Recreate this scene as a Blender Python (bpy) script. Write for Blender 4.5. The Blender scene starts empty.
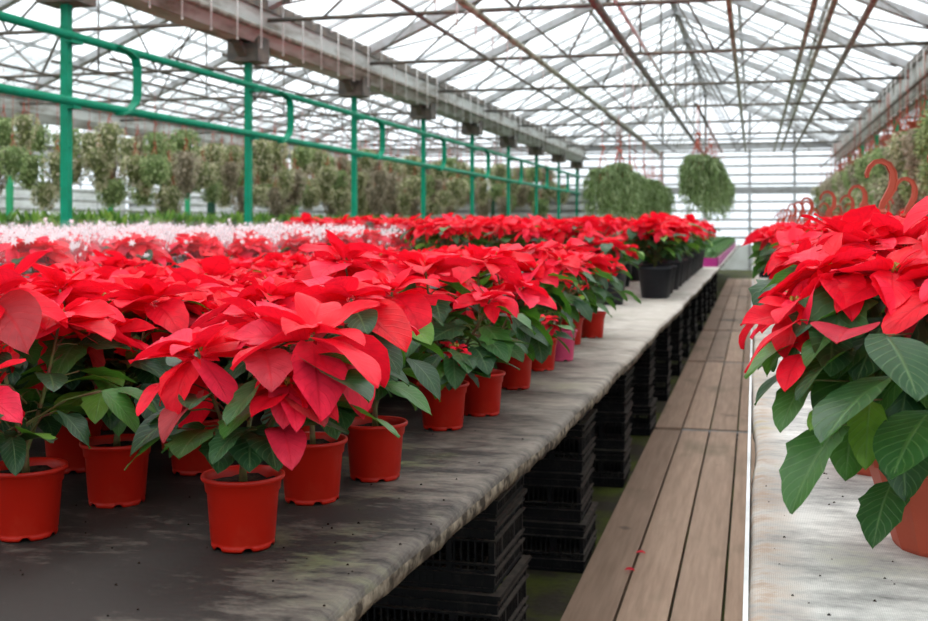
import bpy, math, random
from mathutils import Vector, Matrix
from math import sin, cos, pi, radians, sqrt, atan2

# ------------------------------------------------------------------ camera, sky, exposure
SC = bpy.context.scene
COL = SC.collection
F = 1140.0                      # focal length in pixels of the 928 wide frame
TH = math.atan(290.0 / F)       # the camera looks this far left of the aisle
S_, C_ = sin(TH), cos(TH)
EYE = 1.20
cam_d = bpy.data.cameras.new('camera'); cam = bpy.data.objects.new('camera', cam_d); COL.objects.link(cam)
cam.location = (0, 0, EYE); cam.rotation_euler = (pi/2, 0, TH)
cam_d.sensor_width = 36; cam_d.lens = F/928*36; cam_d.shift_y = -85.5/928
cam_d.dof.use_dof = True; cam_d.dof.focus_distance = 1.85; cam_d.dof.aperture_fstop = 8.0
cam_d.clip_start = 0.05; cam_d.clip_end = 300
SC.camera = cam
w = bpy.data.worlds.new('sky'); SC.world = w; w.use_nodes = True
wn, wl = w.node_tree.nodes, w.node_tree.links
bg = wn['Background']
tc = wn.new('ShaderNodeTexCoord'); sp = wn.new('ShaderNodeSeparateXYZ'); mr = wn.new('ShaderNodeValToRGB')
wl.new(tc.outputs['Generated'], sp.inputs[0]); wl.new(sp.outputs['Z'], mr.inputs[0]); wl.new(mr.outputs[0], bg.inputs[0])
mr.color_ramp.elements[0].position = 0.0; mr.color_ramp.elements[0].color = (0.40, 0.435, 0.475, 1)
mr.color_ramp.elements[1].position = 0.62; mr.color_ramp.elements[1].color = (1.0, 1.0, 1.0, 1)
bg.inputs[1].default_value = 2.9
sun_d = bpy.data.lights.new('sun', 'SUN'); sun_d.energy = 1.6; sun_d.angle = radians(25); sun_d.color = (1, 0.98, 0.94)
sun = bpy.data.objects.new('sun', sun_d); COL.objects.link(sun); sun.rotation_euler = (radians(-28), radians(-8), 0)
SC.view_settings.view_transform = 'Standard'; SC.view_settings.look = 'None'
SC.view_settings.exposure = 0.12; SC.view_settings.gamma = 1.0
SC.view_settings.use_curve_mapping = False
SC.cycles.use_denoising = True
SC.cycles.max_bounces = 7; SC.cycles.diffuse_bounces = 4; SC.cycles.glossy_bounces = 2
SC.cycles.transmission_bounces = 4; SC.cycles.transparent_max_bounces = 28
SC.cycles.caustics_reflective = False; SC.cycles.caustics_refractive = False

def W(u, d, z):                 # picture column u at depth d, height z above the eye -> world point
    r = (u - 464)/F*d
    return Vector((-S_*d + C_*r, C_*d + S_*r, EYE + z))
def PV(u, v, d):
    return W(u, d, (225 - v)/F*d)
def XD(xp, d, z=0.0):           # lateral offset xp from the aisle line at depth d, z absolute
    X = xp*C_
    return Vector((X, (d + X*S_)/C_, z))
TZ = EYE - 0.47                 # bench top

# ------------------------------------------------------------------ mesh helpers
class MB:
    def __init__(s): s.v = []; s.f = []; s.m = []; s.uv = []; s.c = []
    def vert(s, p, uv=(0, 0), c=0.5):
        s.v.append((p[0], p[1], p[2])); s.uv.append(uv); s.c.append(c); return len(s.v) - 1
    def face(s, idx, m=0): s.f.append(tuple(idx)); s.m.append(m)
    def box(s, lo, hi, m=0, c=0.5, mat=None):
        ids = []
        for z in (lo[2], hi[2]):
            for (x, y) in ((lo[0], lo[1]), (hi[0], lo[1]), (hi[0], hi[1]), (lo[0], hi[1])):
                p = Vector((x, y, z))
                if mat: p = mat @ p
                ids.append(s.vert(p, (x, y), c))
        a = ids
        for q in ((3, 2, 1, 0), (4, 5, 6, 7), (0, 1, 5, 4), (1, 2, 6, 5), (2, 3, 7, 6), (3, 0, 4, 7)):
            s.face([a[i] for i in q], m)
    def tube(s, pts, r, n=8, m=0, c=0.5, cap=True, sq=None):
        pts = [Vector(p) for p in pts]; k = len(pts); rings = []
        rr = r if isinstance(r, (list, tuple)) else [r]*k
        ref = None
        for i, p in enumerate(pts):
            t = (pts[min(i+1, k-1)] - pts[max(i-1, 0)])
            if t.length < 1e-9: t = Vector((0, 0, 1))
            t.normalize()
            if ref is None:
                ref = Vector((0, 0, 1)) if abs(t.z) < 0.9 else Vector((1, 0, 0))
                a = t.cross(ref).normalized()
            else:
                a = (a - t*a.dot(t)).normalized()
            b = t.cross(a)
            ring = []
            for j in range(n):
                th = 2*pi*(j + 0.5)/n
                ring.append(s.vert(p + a*(cos(th)*rr[i]) + b*(sin(th)*rr[i]), (j/n, i/k), c))
            rings.append(ring)
        for i in range(k - 1):
            for j in range(n):
                s.face((rings[i][j], rings[i][(j+1) % n], rings[i+1][(j+1) % n], rings[i+1][j]), m)
        if cap:
            s.face(rings[0][::-1], m); s.face(rings[-1], m)
    def beam(s, p, q, wx, wz, m=0):     # rectangular bar from p to q, wx wide, wz deep
        p, q = Vector(p), Vector(q); t = (q - p).normalized()
        up = Vector((0, 0, 1)) if abs(t.z) < 0.95 else Vector((0, 1, 0))
        a = t.cross(up).normalized()*wx/2; b = a.cross(t).normalized()*wz/2
        ids = [s.vert(e + sa*a + sb*b) for e in (p, q) for (sa, sb) in ((-1, -1), (1, -1), (1, 1), (-1, 1))]
        for f in ((3, 2, 1, 0), (4, 5, 6, 7), (0, 1, 5, 4), (1, 2, 6, 5), (2, 3, 7, 6), (3, 0, 4, 7)):
            s.face([ids[i] for i in f], m)
    def lathe(s, prof, n=32, m=0, c=0.5, zf=None, ctr=(0, 0, 0)):
        rings = []
        for i, (r, z) in enumerate(prof):
            ring = []
            for j in range(n):
                th = 2*pi*j/n
                zz = z + (zf(i, j) if zf else 0)
                ring.append(s.vert((ctr[0] + r*cos(th), ctr[1] + r*sin(th), ctr[2] + zz), (j/n, z), c))
            rings.append(ring)
        for i in range(len(prof) - 1):
            for j in range(n):
                s.face((rings[i][j], rings[i][(j+1) % n], rings[i+1][(j+1) % n], rings[i+1][j]), m)
        return rings
    def disc(s, ring, flip=False, m=0): s.face(ring[::-1] if flip else ring, m)
    def build(s, name, mats, parent=None, smooth=True, loc=None):
        me = bpy.data.meshes.new(name); me.from_pydata(s.v, [], s.f)
        if not isinstance(mats, (list, tuple)): mats = [mats]
        for m in mats: me.materials.append(m)
        me.polygons.foreach_set('material_index', s.m)
        me.polygons.foreach_set('use_smooth', [smooth]*len(s.f))
        uvl = me.uv_layers.new(name='UVMap')
        li = [0]*len(me.loops); me.loops.foreach_get('vertex_index', li)
        flat = []
        for i in li: flat.extend(s.uv[i])
        uvl.data.foreach_set('uv', flat)
        at = me.attributes.new('var', 'FLOAT', 'POINT'); at.data.foreach_set('value', s.c)
        me.validate(); me.update()
        o = bpy.data.objects.new(name, me); COL.objects.link(o)
        if parent: o.parent = parent
        if loc is not None: o.location = loc
        return o

def tag(o, label=None, cat=None, group=None, kind=None):
    if label: o['label'] = label
    if cat: o['category'] = cat
    if group: o['group'] = group
    if kind: o['kind'] = kind
    return o
def empty(name, loc=(0, 0, 0), rz=0.0):
    o = bpy.data.objects.new(name, None); COL.objects.link(o); o.location = loc; o.rotation_euler = (0, 0, rz)
    o.empty_display_size = 0.05
    return o
KIDS = {}
def reg(root, *kids): KIDS[root.name] = list(kids); return root
def dup(root, loc=None, rz=0.0, sc=1.0, label=None, group=None):
    r = root.copy(); COL.objects.link(r)
    if loc is not None: r.location = loc
    r.rotation_euler = (0, 0, rz); r.scale = (sc, sc, sc)
    if label: r['label'] = label
    if group: r['group'] = group
    for ch in KIDS.get(root.name, []):
        c = ch.copy(); COL.objects.link(c); c.parent = r
        for g in KIDS.get(ch.name, []):
            h = g.copy(); COL.objects.link(h); h.parent = c
    return r
ORD0 = ['first','second','third','fourth','fifth','sixth','seventh','eighth','ninth','tenth','eleventh','twelfth','thirteenth','fourteenth','fifteenth','sixteenth','seventeenth','eighteenth','nineteenth','twentieth']
ORD = ORD0 + ['twenty-' + q for q in ORD0[:9]] + ['thirtieth'] + ['thirty-' + q for q in ORD0[:9]] + ['fortieth'] + ['forty-' + q for q in ORD0[:9]] + ['fiftieth']

# ------------------------------------------------------------------ materials
def mat(name, rgb, rough=0.5, spec=0.4, metal=0.0):
    m = bpy.data.materials.new(name); m.use_nodes = True
    b = m.node_tree.nodes['Principled BSDF']
    b.inputs['Base Color'].default_value = (*rgb, 1); b.inputs['Roughness'].default_value = rough
    b.inputs['Specular IOR Level'].default_value = spec; b.inputs['Metallic'].default_value = metal
    return m
def N(m, t): return m.node_tree.nodes.new(t)
def L(m, a, b): m.node_tree.links.new(a, b)
def math_(m, op, a, b=None, c=None, clamp=False):
    n = N(m, 'ShaderNodeMath'); n.operation = op; n.use_clamp = clamp
    for i, x in enumerate((a, b, c)):
        if x is None: continue
        if isinstance(x, (int, float)): n.inputs[i].default_value = x
        else: L(m, x, n.inputs[i])
    return n.outputs[0]
def mixc(m, fac, a, b):
    n = N(m, 'ShaderNodeMix'); n.data_type = 'RGBA'
    for i, x in ((0, fac), (6, a), (7, b)):
        if isinstance(x, (int, float)): n.inputs[i].default_value = x
        elif isinstance(x, tuple): n.inputs[i].default_value = (*x, 1)
        else: L(m, x, n.inputs[i])
    return n.outputs[2]
def noise(m, scale, detail=3, rough=0.55, vec=None, stretch=None):
    n = N(m, 'ShaderNodeTexNoise'); n.inputs['Scale'].default_value = scale; n.inputs['Detail'].default_value = detail
    n.inputs['Roughness'].default_value = rough
    if vec is None:
        t = N(m, 'ShaderNodeTexCoord'); vec = t.outputs['Object']
    if stretch:
        mp = N(m, 'ShaderNodeMapping'); mp.inputs['Scale'].default_value = stretch; L(m, vec, mp.inputs[0]); vec = mp.outputs[0]
    L(m, vec, n.inputs['Vector']); return n.outputs['Fac']
def ramp(m, fac, lo, hi, a=0.0, b=1.0):
    n = N(m, 'ShaderNodeMapRange'); n.inputs[1].default_value = lo; n.inputs[2].default_value = hi
    n.inputs[3].default_value = a; n.inputs[4].default_value = b; L(m, fac, n.inputs[0]); return n.outputs[0]
def bump(m, h, strength=0.3, dist=0.01):
    n = N(m, 'ShaderNodeBump'); n.inputs['Strength'].default_value = strength; n.inputs['Distance'].default_value = dist
    L(m, h, n.inputs['Height']); L(m, n.outputs[0], m.node_tree.nodes['Principled BSDF'].inputs['Normal']); return n.outputs[0]
def setc(m, c): L(m, c, m.node_tree.nodes['Principled BSDF'].inputs['Base Color'])
def worn(name, a, b, scale=8, lo=0.4, hi=0.65, rough=0.6, spec=0.3, bs=0.2, stretch=None, metal=0.0):
    m = mat(name, a, rough, spec, metal); f = noise(m, scale, 5, 0.6, stretch=stretch)
    setc(m, mixc(m, ramp(m, f, lo, hi), a, b)); bump(m, f, bs, 0.005); return m

def leaf_mat(name, stops, vein, vein_amt, transl=0.3, tcol=None, rough=0.42, spec=0.45, veins=9.0):
    m = mat(name, stops[0][1], rough, spec)
    nt = m.node_tree; b = nt.nodes['Principled BSDF']; out = nt.nodes['Material Output']
    at = N(m, 'ShaderNodeAttribute'); at.attribute_name = 'var'
    cr = N(m, 'ShaderNodeValToRGB'); e = cr.color_ramp.elements
    while len(e) < len(stops): e.new(0.5)
    for i, (p, c) in enumerate(stops): e[i].position = p; e[i].color = (*c, 1)
    L(m, at.outputs['Fac'], cr.inputs[0])
    uv = N(m, 'ShaderNodeUVMap'); uv.uv_map = 'UVMap'; se = N(m, 'ShaderNodeSeparateXYZ'); L(m, uv.outputs[0], se.inputs[0])
    ax = math_(m, 'MULTIPLY', math_(m, 'ABSOLUTE', math_(m, 'SUBTRACT', se.outputs[0], 0.5)), 2.0)
    k = math_(m, 'SUBTRACT', math_(m, 'MULTIPLY', se.outputs[1], veins), math_(m, 'MULTIPLY', ax, 2.4))
    fr = math_(m, 'ABSOLUTE', math_(m, 'SUBTRACT', math_(m, 'FRACT', k), 0.5))
    ln = ramp(m, fr, 0.0, 0.13, 1.0, 0.0)
    mid = ramp(m, ax, 0.0, 0.09, 1.0, 0.0)
    v = math_(m, 'MAXIMUM', math_(m, 'MULTIPLY', ln, 0.6), mid)
    nz = noise(m, 60, 3)
    base = mixc(m, math_(m, 'MULTIPLY', v, vein_amt), cr.outputs[0], vein)
    hs = N(m, 'ShaderNodeHueSaturation'); L(m, base, hs.inputs['Color']); L(m, ramp(m, nz, 0.3, 0.7, 0.82, 1.15), hs.inputs['Value'])
    L(m, hs.outputs[0], b.inputs['Base Color'])
    bn = bump(m, math_(m, 'SUBTRACT', math_(m, 'MULTIPLY', nz, 0.4), v), 0.35, 0.002)
    tr = N(m, 'ShaderNodeBsdfTranslucent'); mx = N(m, 'ShaderNodeMixShader'); mx.inputs[0].default_value = transl
    if tcol: tr.inputs[0].default_value = (*tcol, 1)
    else: L(m, hs.outputs[0], tr.inputs[0])
    L(m, bn, tr.inputs['Normal'])
    L(m, b.outputs[0], mx.inputs[1]); L(m, tr.outputs[0], mx.inputs[2]); L(m, mx.outputs[0], out.inputs[0])
    return m

M = {}
M['bract'] = leaf_mat('red_bract', [(0.0, (0.72, 0.004, 0.014)), (0.5, (0.86, 0.010, 0.034)), (0.88, (0.90, 0.028, 0.080)), (0.95, (0.55, 0.02, 0.05)), (1.0, (0.30, 0.05, 0.05))],
                      (0.55, 0.004, 0.012), 0.45, 0.32, (0.95, 0.010, 0.03), 0.5, 0.20, 9)
M['leaf'] = leaf_mat('green_leaf', [(0.0, (0.010, 0.036, 0.018)), (0.5, (0.020, 0.068, 0.026)), (0.8, (0.06, 0.17, 0.03)), (1.0, (0.17, 0.30, 0.03))],
                     (0.16, 0.26, 0.10), 0.55, 0.24, (0.10, 0.30, 0.02), 0.42, 0.32, 9)
M['stem'] = worn('green_stem', (0.10, 0.14, 0.035), (0.14, 0.045, 0.03), 30)
M['bud'] = mat('yellow_bud', (0.26, 0.17, 0.02), 0.5)
M['soil'] = worn('potting_soil', (0.012, 0.008, 0.006), (0.05, 0.032, 0.022), 90, 0.45, 0.7, 0.9, 0.1, 1.0)

def plastic(name, rgb, dirt, rough=0.42):
    m = mat(name, rgb, rough, 0.28)
    f = noise(m, 14, 5, 0.65); g = noise(m, 260, 2, 0.5)
    spk = ramp(m, g, 0.70, 0.78, 0, 0.5)
    setc(m, mixc(m, math_(m, 'MAXIMUM', ramp(m, f, 0.55, 0.85, 0, 0.25), spk), rgb, dirt))
    bump(m, f, 0.08, 0.002); return m
M['redpot'] = plastic('red_plastic', (0.42, 0.010, 0.003), (0.60, 0.10, 0.05))
M['terra'] = plastic('terracotta_plastic', (0.40, 0.070, 0.036), (0.48, 0.18, 0.12), 0.5)
M['pinkpot'] = plastic('pink_plastic', (0.62, 0.06, 0.16), (0.65, 0.25, 0.3))
M['blackpot'] = plastic('black_pot_plastic', (0.012, 0.013, 0.018), (0.06, 0.06, 0.07), 0.45)
M['magenta'] = plastic('magenta_plastic', (0.55, 0.04, 0.30), (0.6, 0.3, 0.45))
def crate_mat():
    m = mat('black_crate_plastic', (0.006, 0.006, 0.007), 0.5, 0.12)
    g = N(m, 'ShaderNodeNewGeometry'); se = N(m, 'ShaderNodeSeparateXYZ'); L(m, g.outputs['True Normal'], se.inputs[0])
    f = noise(m, 30, 4, 0.6)
    d = math_(m, 'MULTIPLY', ramp(m, se.outputs[2], 0.5, 0.9), ramp(m, f, 0.3, 0.6, 0.3, 1.0))
    setc(m, mixc(m, d, mixc(m, ramp(m, f, 0.55, 0.75), (0.006, 0.006, 0.007), (0.035, 0.03, 0.027)), (0.12, 0.10, 0.085))); return m
M['crate'] = crate_mat()
M['green'] = worn('green_paint', (0.0, 0.24, 0.125), (0.0, 0.30, 0.17), 12, 0.4, 0.7, 0.5, 0.2, 0.08)
M['green2'] = mat('dark_green_paint', (0.005, 0.06, 0.03), 0.5)
M['green3'] = worn('bright_green_paint', (0.02, 0.38, 0.16), (0.04, 0.45, 0.2), 12, 0.4, 0.7, 0.45, 0.4, 0.08)
M['steel'] = worn('galvanised_steel', (0.42, 0.43, 0.44), (0.26, 0.25, 0.23), 6, 0.45, 0.75, 0.5, 0.4, 0.1)
M['dsteel'] = worn('dark_steel', (0.085, 0.08, 0.072), (0.19, 0.15, 0.11), 8, 0.4, 0.7, 0.55, 0.35, 0.1)
M['gutter'] = worn('weathered_gutter', (0.48, 0.50, 0.48), (0.20, 0.175, 0.14), 5, 0.46, 0.66, 0.6, 0.3, 0.2, (1, 0.25, 1))
M['rust'] = worn('rusty_pipe', (0.16, 0.14, 0.11), (0.33, 0.32, 0.27), 9, 0.45, 0.65, 0.6, 0.3, 0.2)
M['ypipe'] = worn('stained_white_pipe', (0.33, 0.33, 0.25), (0.13, 0.12, 0.07), 7, 0.42, 0.6, 0.55, 0.3, 0.1)
M['alu'] = worn('aluminium_bar', (0.52, 0.54, 0.55), (0.35, 0.37, 0.38), 5, 0.4, 0.7, 0.45, 0.45, 0.05)
M['wire'] = mat('white_wire', (0.75, 0.75, 0.73), 0.5)
M['white'] = worn('white_paint', (0.72, 0.73, 0.74), (0.52, 0.53, 0.52), 4, 0.45, 0.7, 0.55, 0.3, 0.05)

def glass(name, tint, tl, mixt, gloss=0.06):
    m = bpy.data.materials.new(name); m.use_nodes = True; nt = m.node_tree
    nt.nodes.remove(nt.nodes['Principled BSDF']); out = nt.nodes['Material Output']
    t = N(m, 'ShaderNodeBsdfTransparent'); t.inputs[0].default_value = (*tint, 1)
    d = N(m, 'ShaderNodeBsdfTranslucent'); d.inputs[0].default_value = (*tl, 1)
    g = N(m, 'ShaderNodeBsdfGlossy'); g.inputs[0].default_value = (0.9, 0.95, 1, 1); g.inputs[1].default_value = 0.1
    f = noise(m, 1.3, 4, 0.6)
    a = N(m, 'ShaderNodeMixShader'); L(m, ramp(m, f, 0.35, 0.7, mixt*0.7, mixt*1.4), a.inputs[0]); L(m, t.outputs[0], a.inputs[1]); L(m, d.outputs[0], a.inputs[2])
    b = N(m, 'ShaderNodeMixShader'); b.inputs[0].default_value = gloss; L(m, a.outputs[0], b.inputs[1]); L(m, g.outputs[0], b.inputs[2])
    L(m, b.outputs[0], out.inputs[0]); return m
M['roofglass'] = glass('dusty_roof_glass', (0.90, 0.94, 0.95), (0.85, 0.9, 0.92), 0.25)
M['wallglass'] = glass('hazy_wall_glass', (0.93, 0.96, 0.98), (0.9, 0.93, 0.95), 0.35)

# clear film sleeve
m = bpy.data.materials.new('clear_film'); m.use_nodes = True; nt = m.node_tree; nt.nodes.remove(nt.nodes['Principled BSDF'])
t = N(m, 'ShaderNodeBsdfTransparent'); d = N(m, 'ShaderNodeBsdfPrincipled'); d.inputs['Base Color'].default_value = (0.85, 0.86, 0.9, 1); d.inputs['Roughness'].default_value = 0.2
x = N(m, 'ShaderNodeMixShader'); x.inputs[0].default_value = 0.06
L(m, t.outputs[0], x.inputs[1]); L(m, d.outputs[0], x.inputs[2]); L(m, x.outputs[0], nt.nodes['Material Output'].inputs[0]); M['film'] = m
m = mat('white_print', (0.93, 0.93, 0.95), 0.4); nt = m.node_tree
tr = N(m, 'ShaderNodeBsdfTranslucent'); tr.inputs[0].default_value = (0.95, 0.95, 0.97, 1); x = N(m, 'ShaderNodeMixShader'); x.inputs[0].default_value = 0.5
L(m, nt.nodes['Principled BSDF'].outputs[0], x.inputs[1]); L(m, tr.outputs[0], x.inputs[2]); L(m, x.outputs[0], nt.nodes['Material Output'].inputs[0]); M['print'] = m

# bench coverings: woven ground cover, dusty and algae stained; the dark one turns paler further off
def cover(name, dark, dust, algae, thr, edge_x=None, far_pale=None):
    m = mat(name, dark, 0.62, 0.2)
    tcn = N(m, 'ShaderNodeTexCoord'); ob = tcn.outputs['Object']; se = N(m, 'ShaderNodeSeparateXYZ'); L(m, ob, se.inputs[0])
    n1 = noise(m, 3.4, 6, 0.66, ob, (0.7, 1.2, 1)); n2 = noise(m, 15, 8, 0.75, ob, (0.7, 1.5, 1)); n3 = noise(m, 160, 2, 0.5, ob)
    n4 = noise(m, 1.7, 4, 0.6, ob, (1.3, 1, 1))
    f = math_(m, 'ADD', math_(m, 'MULTIPLY', n1, 0.5), math_(m, 'MULTIPLY', n2, 0.5))
    amt = f
    if edge_x is not None:
        amt = math_(m, 'ADD', amt, ramp(m, se.outputs[0], edge_x - 0.35, edge_x + 0.0, 0.0, 0.13))
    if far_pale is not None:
        amt = math_(m, 'ADD', amt, ramp(m, se.outputs[1], far_pale[0], far_pale[1], 0.0, far_pale[2]))  # pale share also rises with distance along the bench
    dust_pale = ramp(m, amt, thr[0], thr[1])
    c = mixc(m, dust_pale, dark, dust)
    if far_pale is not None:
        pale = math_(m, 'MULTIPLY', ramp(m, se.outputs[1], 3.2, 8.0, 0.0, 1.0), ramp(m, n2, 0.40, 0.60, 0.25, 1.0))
        c = mixc(m, math_(m, 'MULTIPLY', pale, dust_pale), c, (0.66, 0.635, 0.59))  # extra pale patches, stronger further down the bench
    else:
        c = mixc(m, math_(m, 'MULTIPLY', ramp(m, se.outputs[0], 0.02, 0.075, 1.0, 0.0), ramp(m, n2, 0.42, 0.58, 0.1, 0.85)), c, (0.36, 0.24, 0.16))
    al = math_(m, 'MULTIPLY', ramp(m, n4, 0.55, 0.68, 0, 0.75), ramp(m, n2, 0.45, 0.6))
    c = mixc(m, al, c, algae)
    wx = N(m, 'ShaderNodeTexWave'); wx.bands_direction = 'X'; wx.inputs['Scale'].default_value = 120; L(m, ob, wx.inputs['Vector'])
    wy = N(m, 'ShaderNodeTexWave'); wy.bands_direction = 'Y'; wy.inputs['Scale'].default_value = 120; L(m, ob, wy.inputs['Vector'])
    wv = math_(m, 'MULTIPLY', wx.outputs['Fac'], wy.outputs['Fac'])
    c = mixc(m, math_(m, 'MULTIPLY', wv, 0.12 if far_pale else 0.45), c, (0.30, 0.29, 0.28) if far_pale else (0.16, 0.155, 0.15))
    c = mixc(m, ramp(m, n3, 0.74, 0.8, 0, 0.5), c, (0.45, 0.42, 0.38))
    setc(m, c); bump(m, math_(m, 'ADD', math_(m, 'MULTIPLY', wv, 0.25), n2), 0.35, 0.004); return m
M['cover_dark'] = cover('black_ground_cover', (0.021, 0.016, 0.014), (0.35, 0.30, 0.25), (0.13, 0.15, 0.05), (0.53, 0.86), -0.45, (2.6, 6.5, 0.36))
M['cover_pale'] = cover('pale_ground_cover', (0.20, 0.195, 0.19), (0.74, 0.72, 0.68), (0.36, 0.38, 0.13), (0.38, 0.58))
M['edge'] = worn('dirty_folded_edge', (0.05, 0.038, 0.028), (0.34, 0.28, 0.21), 28, 0.42, 0.66, 0.8, 0.15, 0.5)
def wood():
    m = mat('brown_boards', (0.2, 0.13, 0.1), 0.65, 0.3)
    tcn = N(m, 'ShaderNodeTexCoord'); ob = tcn.outputs['Object']
    g = noise(m, 5, 6, 0.65, ob, (9, 0.5, 1)); p = noise(m, 1.6, 4, 0.6, ob, (1.5, 0.7, 1)); q = noise(m, 2.2, 3, 0.6, ob, (1, 1, 3))
    at = N(m, 'ShaderNodeAttribute'); at.attribute_name = 'var'
    c = mixc(m, ramp(m, g, 0.25, 0.75), (0.30, 0.195, 0.135), (0.48, 0.325, 0.235))
    c = mixc(m, ramp(m, p, 0.56, 0.72, 0, 0.55), c, (0.10, 0.10, 0.055))
    c = mixc(m, ramp(m, q, 0.66, 0.72, 0, 0.8), c, (0.055, 0.045, 0.04))
    hs = N(m, 'ShaderNodeHueSaturation'); L(m, c, hs.inputs['Color']); L(m, ramp(m, at.outputs['Fac'], 0, 1, 0.8, 1.25), hs.inputs['Value'])
    setc(m, hs.outputs[0]); bump(m, g, 0.25, 0.004); return m
M['wood'] = wood()
M['concrete'] = worn('wet_concrete', (0.25, 0.26, 0.27), (0.10, 0.09, 0.07), 6, 0.45, 0.65)
def ground():
    m = mat('earth', (0.05, 0.04, 0.03), 0.9, 0.2)
    a = noise(m, 3, 6, 0.65); b = noise(m, 40, 4, 0.6)
    c = mixc(m, ramp(m, a, 0.42, 0.62), (0.060, 0.050, 0.038), (0.10, 0.125, 0.022))
    c = mixc(m, ramp(m, b, 0.5, 0.7, 0, 0.5), c, (0.03, 0.03, 0.02)); setc(m, c); bump(m, b, 0.6, 0.01); return m
M['earth'] = ground()
M['panel'] = worn('grey_base_panel', (0.80, 0.82, 0.81), (0.62, 0.63, 0.60), 2, 0.4, 0.7)
M['hedge'] = leaf_mat('variegated_leaf', [(0.0, (0.08, 0.11, 0.03)), (0.35, (0.32, 0.36, 0.13)), (0.6, (0.72, 0.72, 0.46)), (1.0, (0.74, 0.62, 0.50))], (0.6, 0.62, 0.4), 0.3, 0.4, None, 0.5, 0.3, 3)
M['hedge_green'] = leaf_mat('green_variegated_leaf', [(0.0, (0.07, 0.13, 0.03)), (0.4, (0.26, 0.38, 0.12)), (1.0, (0.60, 0.68, 0.36))], (0.6, 0.62, 0.4), 0.3, 0.4, None, 0.5, 0.3, 3)
M['hedge_tan'] = leaf_mat('tan_variegated_leaf', [(0.0, (0.13, 0.10, 0.06)), (0.4, (0.36, 0.30, 0.20)), (1.0, (0.72, 0.62, 0.50))], (0.6, 0.62, 0.4), 0.3, 0.4, None, 0.5, 0.3, 3)
M['trail'] = leaf_mat('trailing_leaf', [(0.0, (0.07, 0.12, 0.03)), (0.5, (0.20, 0.30, 0.10)), (1.0, (0.45, 0.55, 0.30))], (0.3, 0.4, 0.2), 0.2, 0.35, None, 0.5, 0.3, 3)
M['spike'] = leaf_mat('upright_leaf', [(0.0, (0.04, 0.12, 0.02)), (0.5, (0.12, 0.27, 0.04)), (1.0, (0.30, 0.45, 0.08))], (0.3, 0.45, 0.1), 0.2, 0.3, None, 0.5, 0.3, 3)
M['seed'] = leaf_mat('seedling_leaf', [(0.0, (0.05, 0.13, 0.04)), (0.5, (0.12, 0.27, 0.09)), (1.0, (0.25, 0.42, 0.18))], (0.3, 0.45, 0.2), 0.2, 0.25, None, 0.5, 0.3, 3)

# ------------------------------------------------------------------ setting: ground, walls, roof
X_LINES = [-18.56, -11.72, -4.72, 2.20, 9.12]       # the rows of posts that carry the gutters
Y_END = 31.4; Y_START = -7.0
GT, RT = EYE + 2.15, EYE + 3.62                      # gutter top, ridge
mb = MB(); mb.box((-19.5, Y_START - 1, -0.1), (10, 60, 0.0)); tag(mb.build('floor', M['earth'], smooth=False), kind='structure')

def roof(xa, xb, name):
    xm = (xa + xb)/2
    for side, (x0, x1) in (('left', (xa + 0.17, xm)), ('right', (xb - 0.17, xm))):
        g = MB(); a = [g.vert(p) for p in ((x0, Y_START, GT), (x0, Y_END, GT), (x1, Y_END, RT), (x1, Y_START, RT))]; g.face(a)
        go = tag(g.build('ceiling', M['roofglass'], smooth=False), kind='structure')
        b = MB(); y = Y_START
        dv = Vector((x1 - x0, 0, RT - GT))
        k = 0
        while y <= Y_END + 0.01:
            if k % 4: b.beam((x0, y, GT + 0.0), (x1, y, RT + 0.0), 0.026, 0.05)
            y += 0.75; k += 1
        for f in (0.36, 0.68): b.beam((x0 + dv.x*f, Y_START, GT + dv.z*f - 0.02), (x0 + dv.x*f, Y_END, GT + dv.z*f - 0.02), 0.05, 0.05)
        b.build('glazing_bar', M['alu'], go, smooth=False)
    r = MB(); r.beam((xm, Y_START, RT), (xm, Y_END, RT), 0.10, 0.14)
    tag(r.build('trim_ridge', M['steel'], smooth=False), kind='structure')
for i in range(4): roof(X_LINES[i], X_LINES[i+1], '')

bayname = ['farthest bay beyond the bright green posts', 'bay beyond the green railing', 'bay over the aisle', 'bay over the terracotta pots']
TIE = EYE + 1.96
def truss(xa, xb, Y, label, group):
    root = empty('roof_truss', ((xa + xb)/2, Y, TIE)); tag(root, label, 'roof truss', group)
    xm = (xa + xb)/2; kids = []
    def loc(p): return Vector(p) - root.location
    t = MB(); t.tube([loc((xa + .15, Y, TIE)), loc((xb - .15, Y, TIE))], 0.022, 6); kids.append(t.build('tie_rod', M['dsteel'], root))
    for x0 in (xa + 0.12, xb - 0.12):
        r = MB(); r.beam(loc((x0, Y, GT - 0.07)), loc((xm, Y, RT - 0.08)), 0.14, 0.10); kids.append(r.build('rafter', M['steel'], root, smooth=False))
    wv = MB()
    def up(x): return GT - 0.1 + (RT - GT)*(1 - abs(x - xm)/((xb - xa)/2))
    hw = (xb - xa)/2
    q = [-0.78, -0.5, -0.24, 0, 0.24, 0.5, 0.78]
    for i, f in enumerate(q):
        x = xm + f*hw
        if i < len(q) - 1:
            x2 = xm + q[i+1]*hw
            if i % 2 == 0: wv.tube([loc((x, Y, TIE)), loc((x2, Y, up(x2)))], 0.014, 5)
            else: wv.tube([loc((x, Y, up(x))), loc((x2, Y, TIE))], 0.014, 5)
    wv.tube([loc((xm, Y, TIE)), loc((xm, Y, RT - 0.1))], 0.014, 5)
    kids.append(wv.build('web_rod', M['dsteel'], root))
    return reg(root, *kids)
tys = [1.13 + 3*k for k in range(11)]
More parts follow.
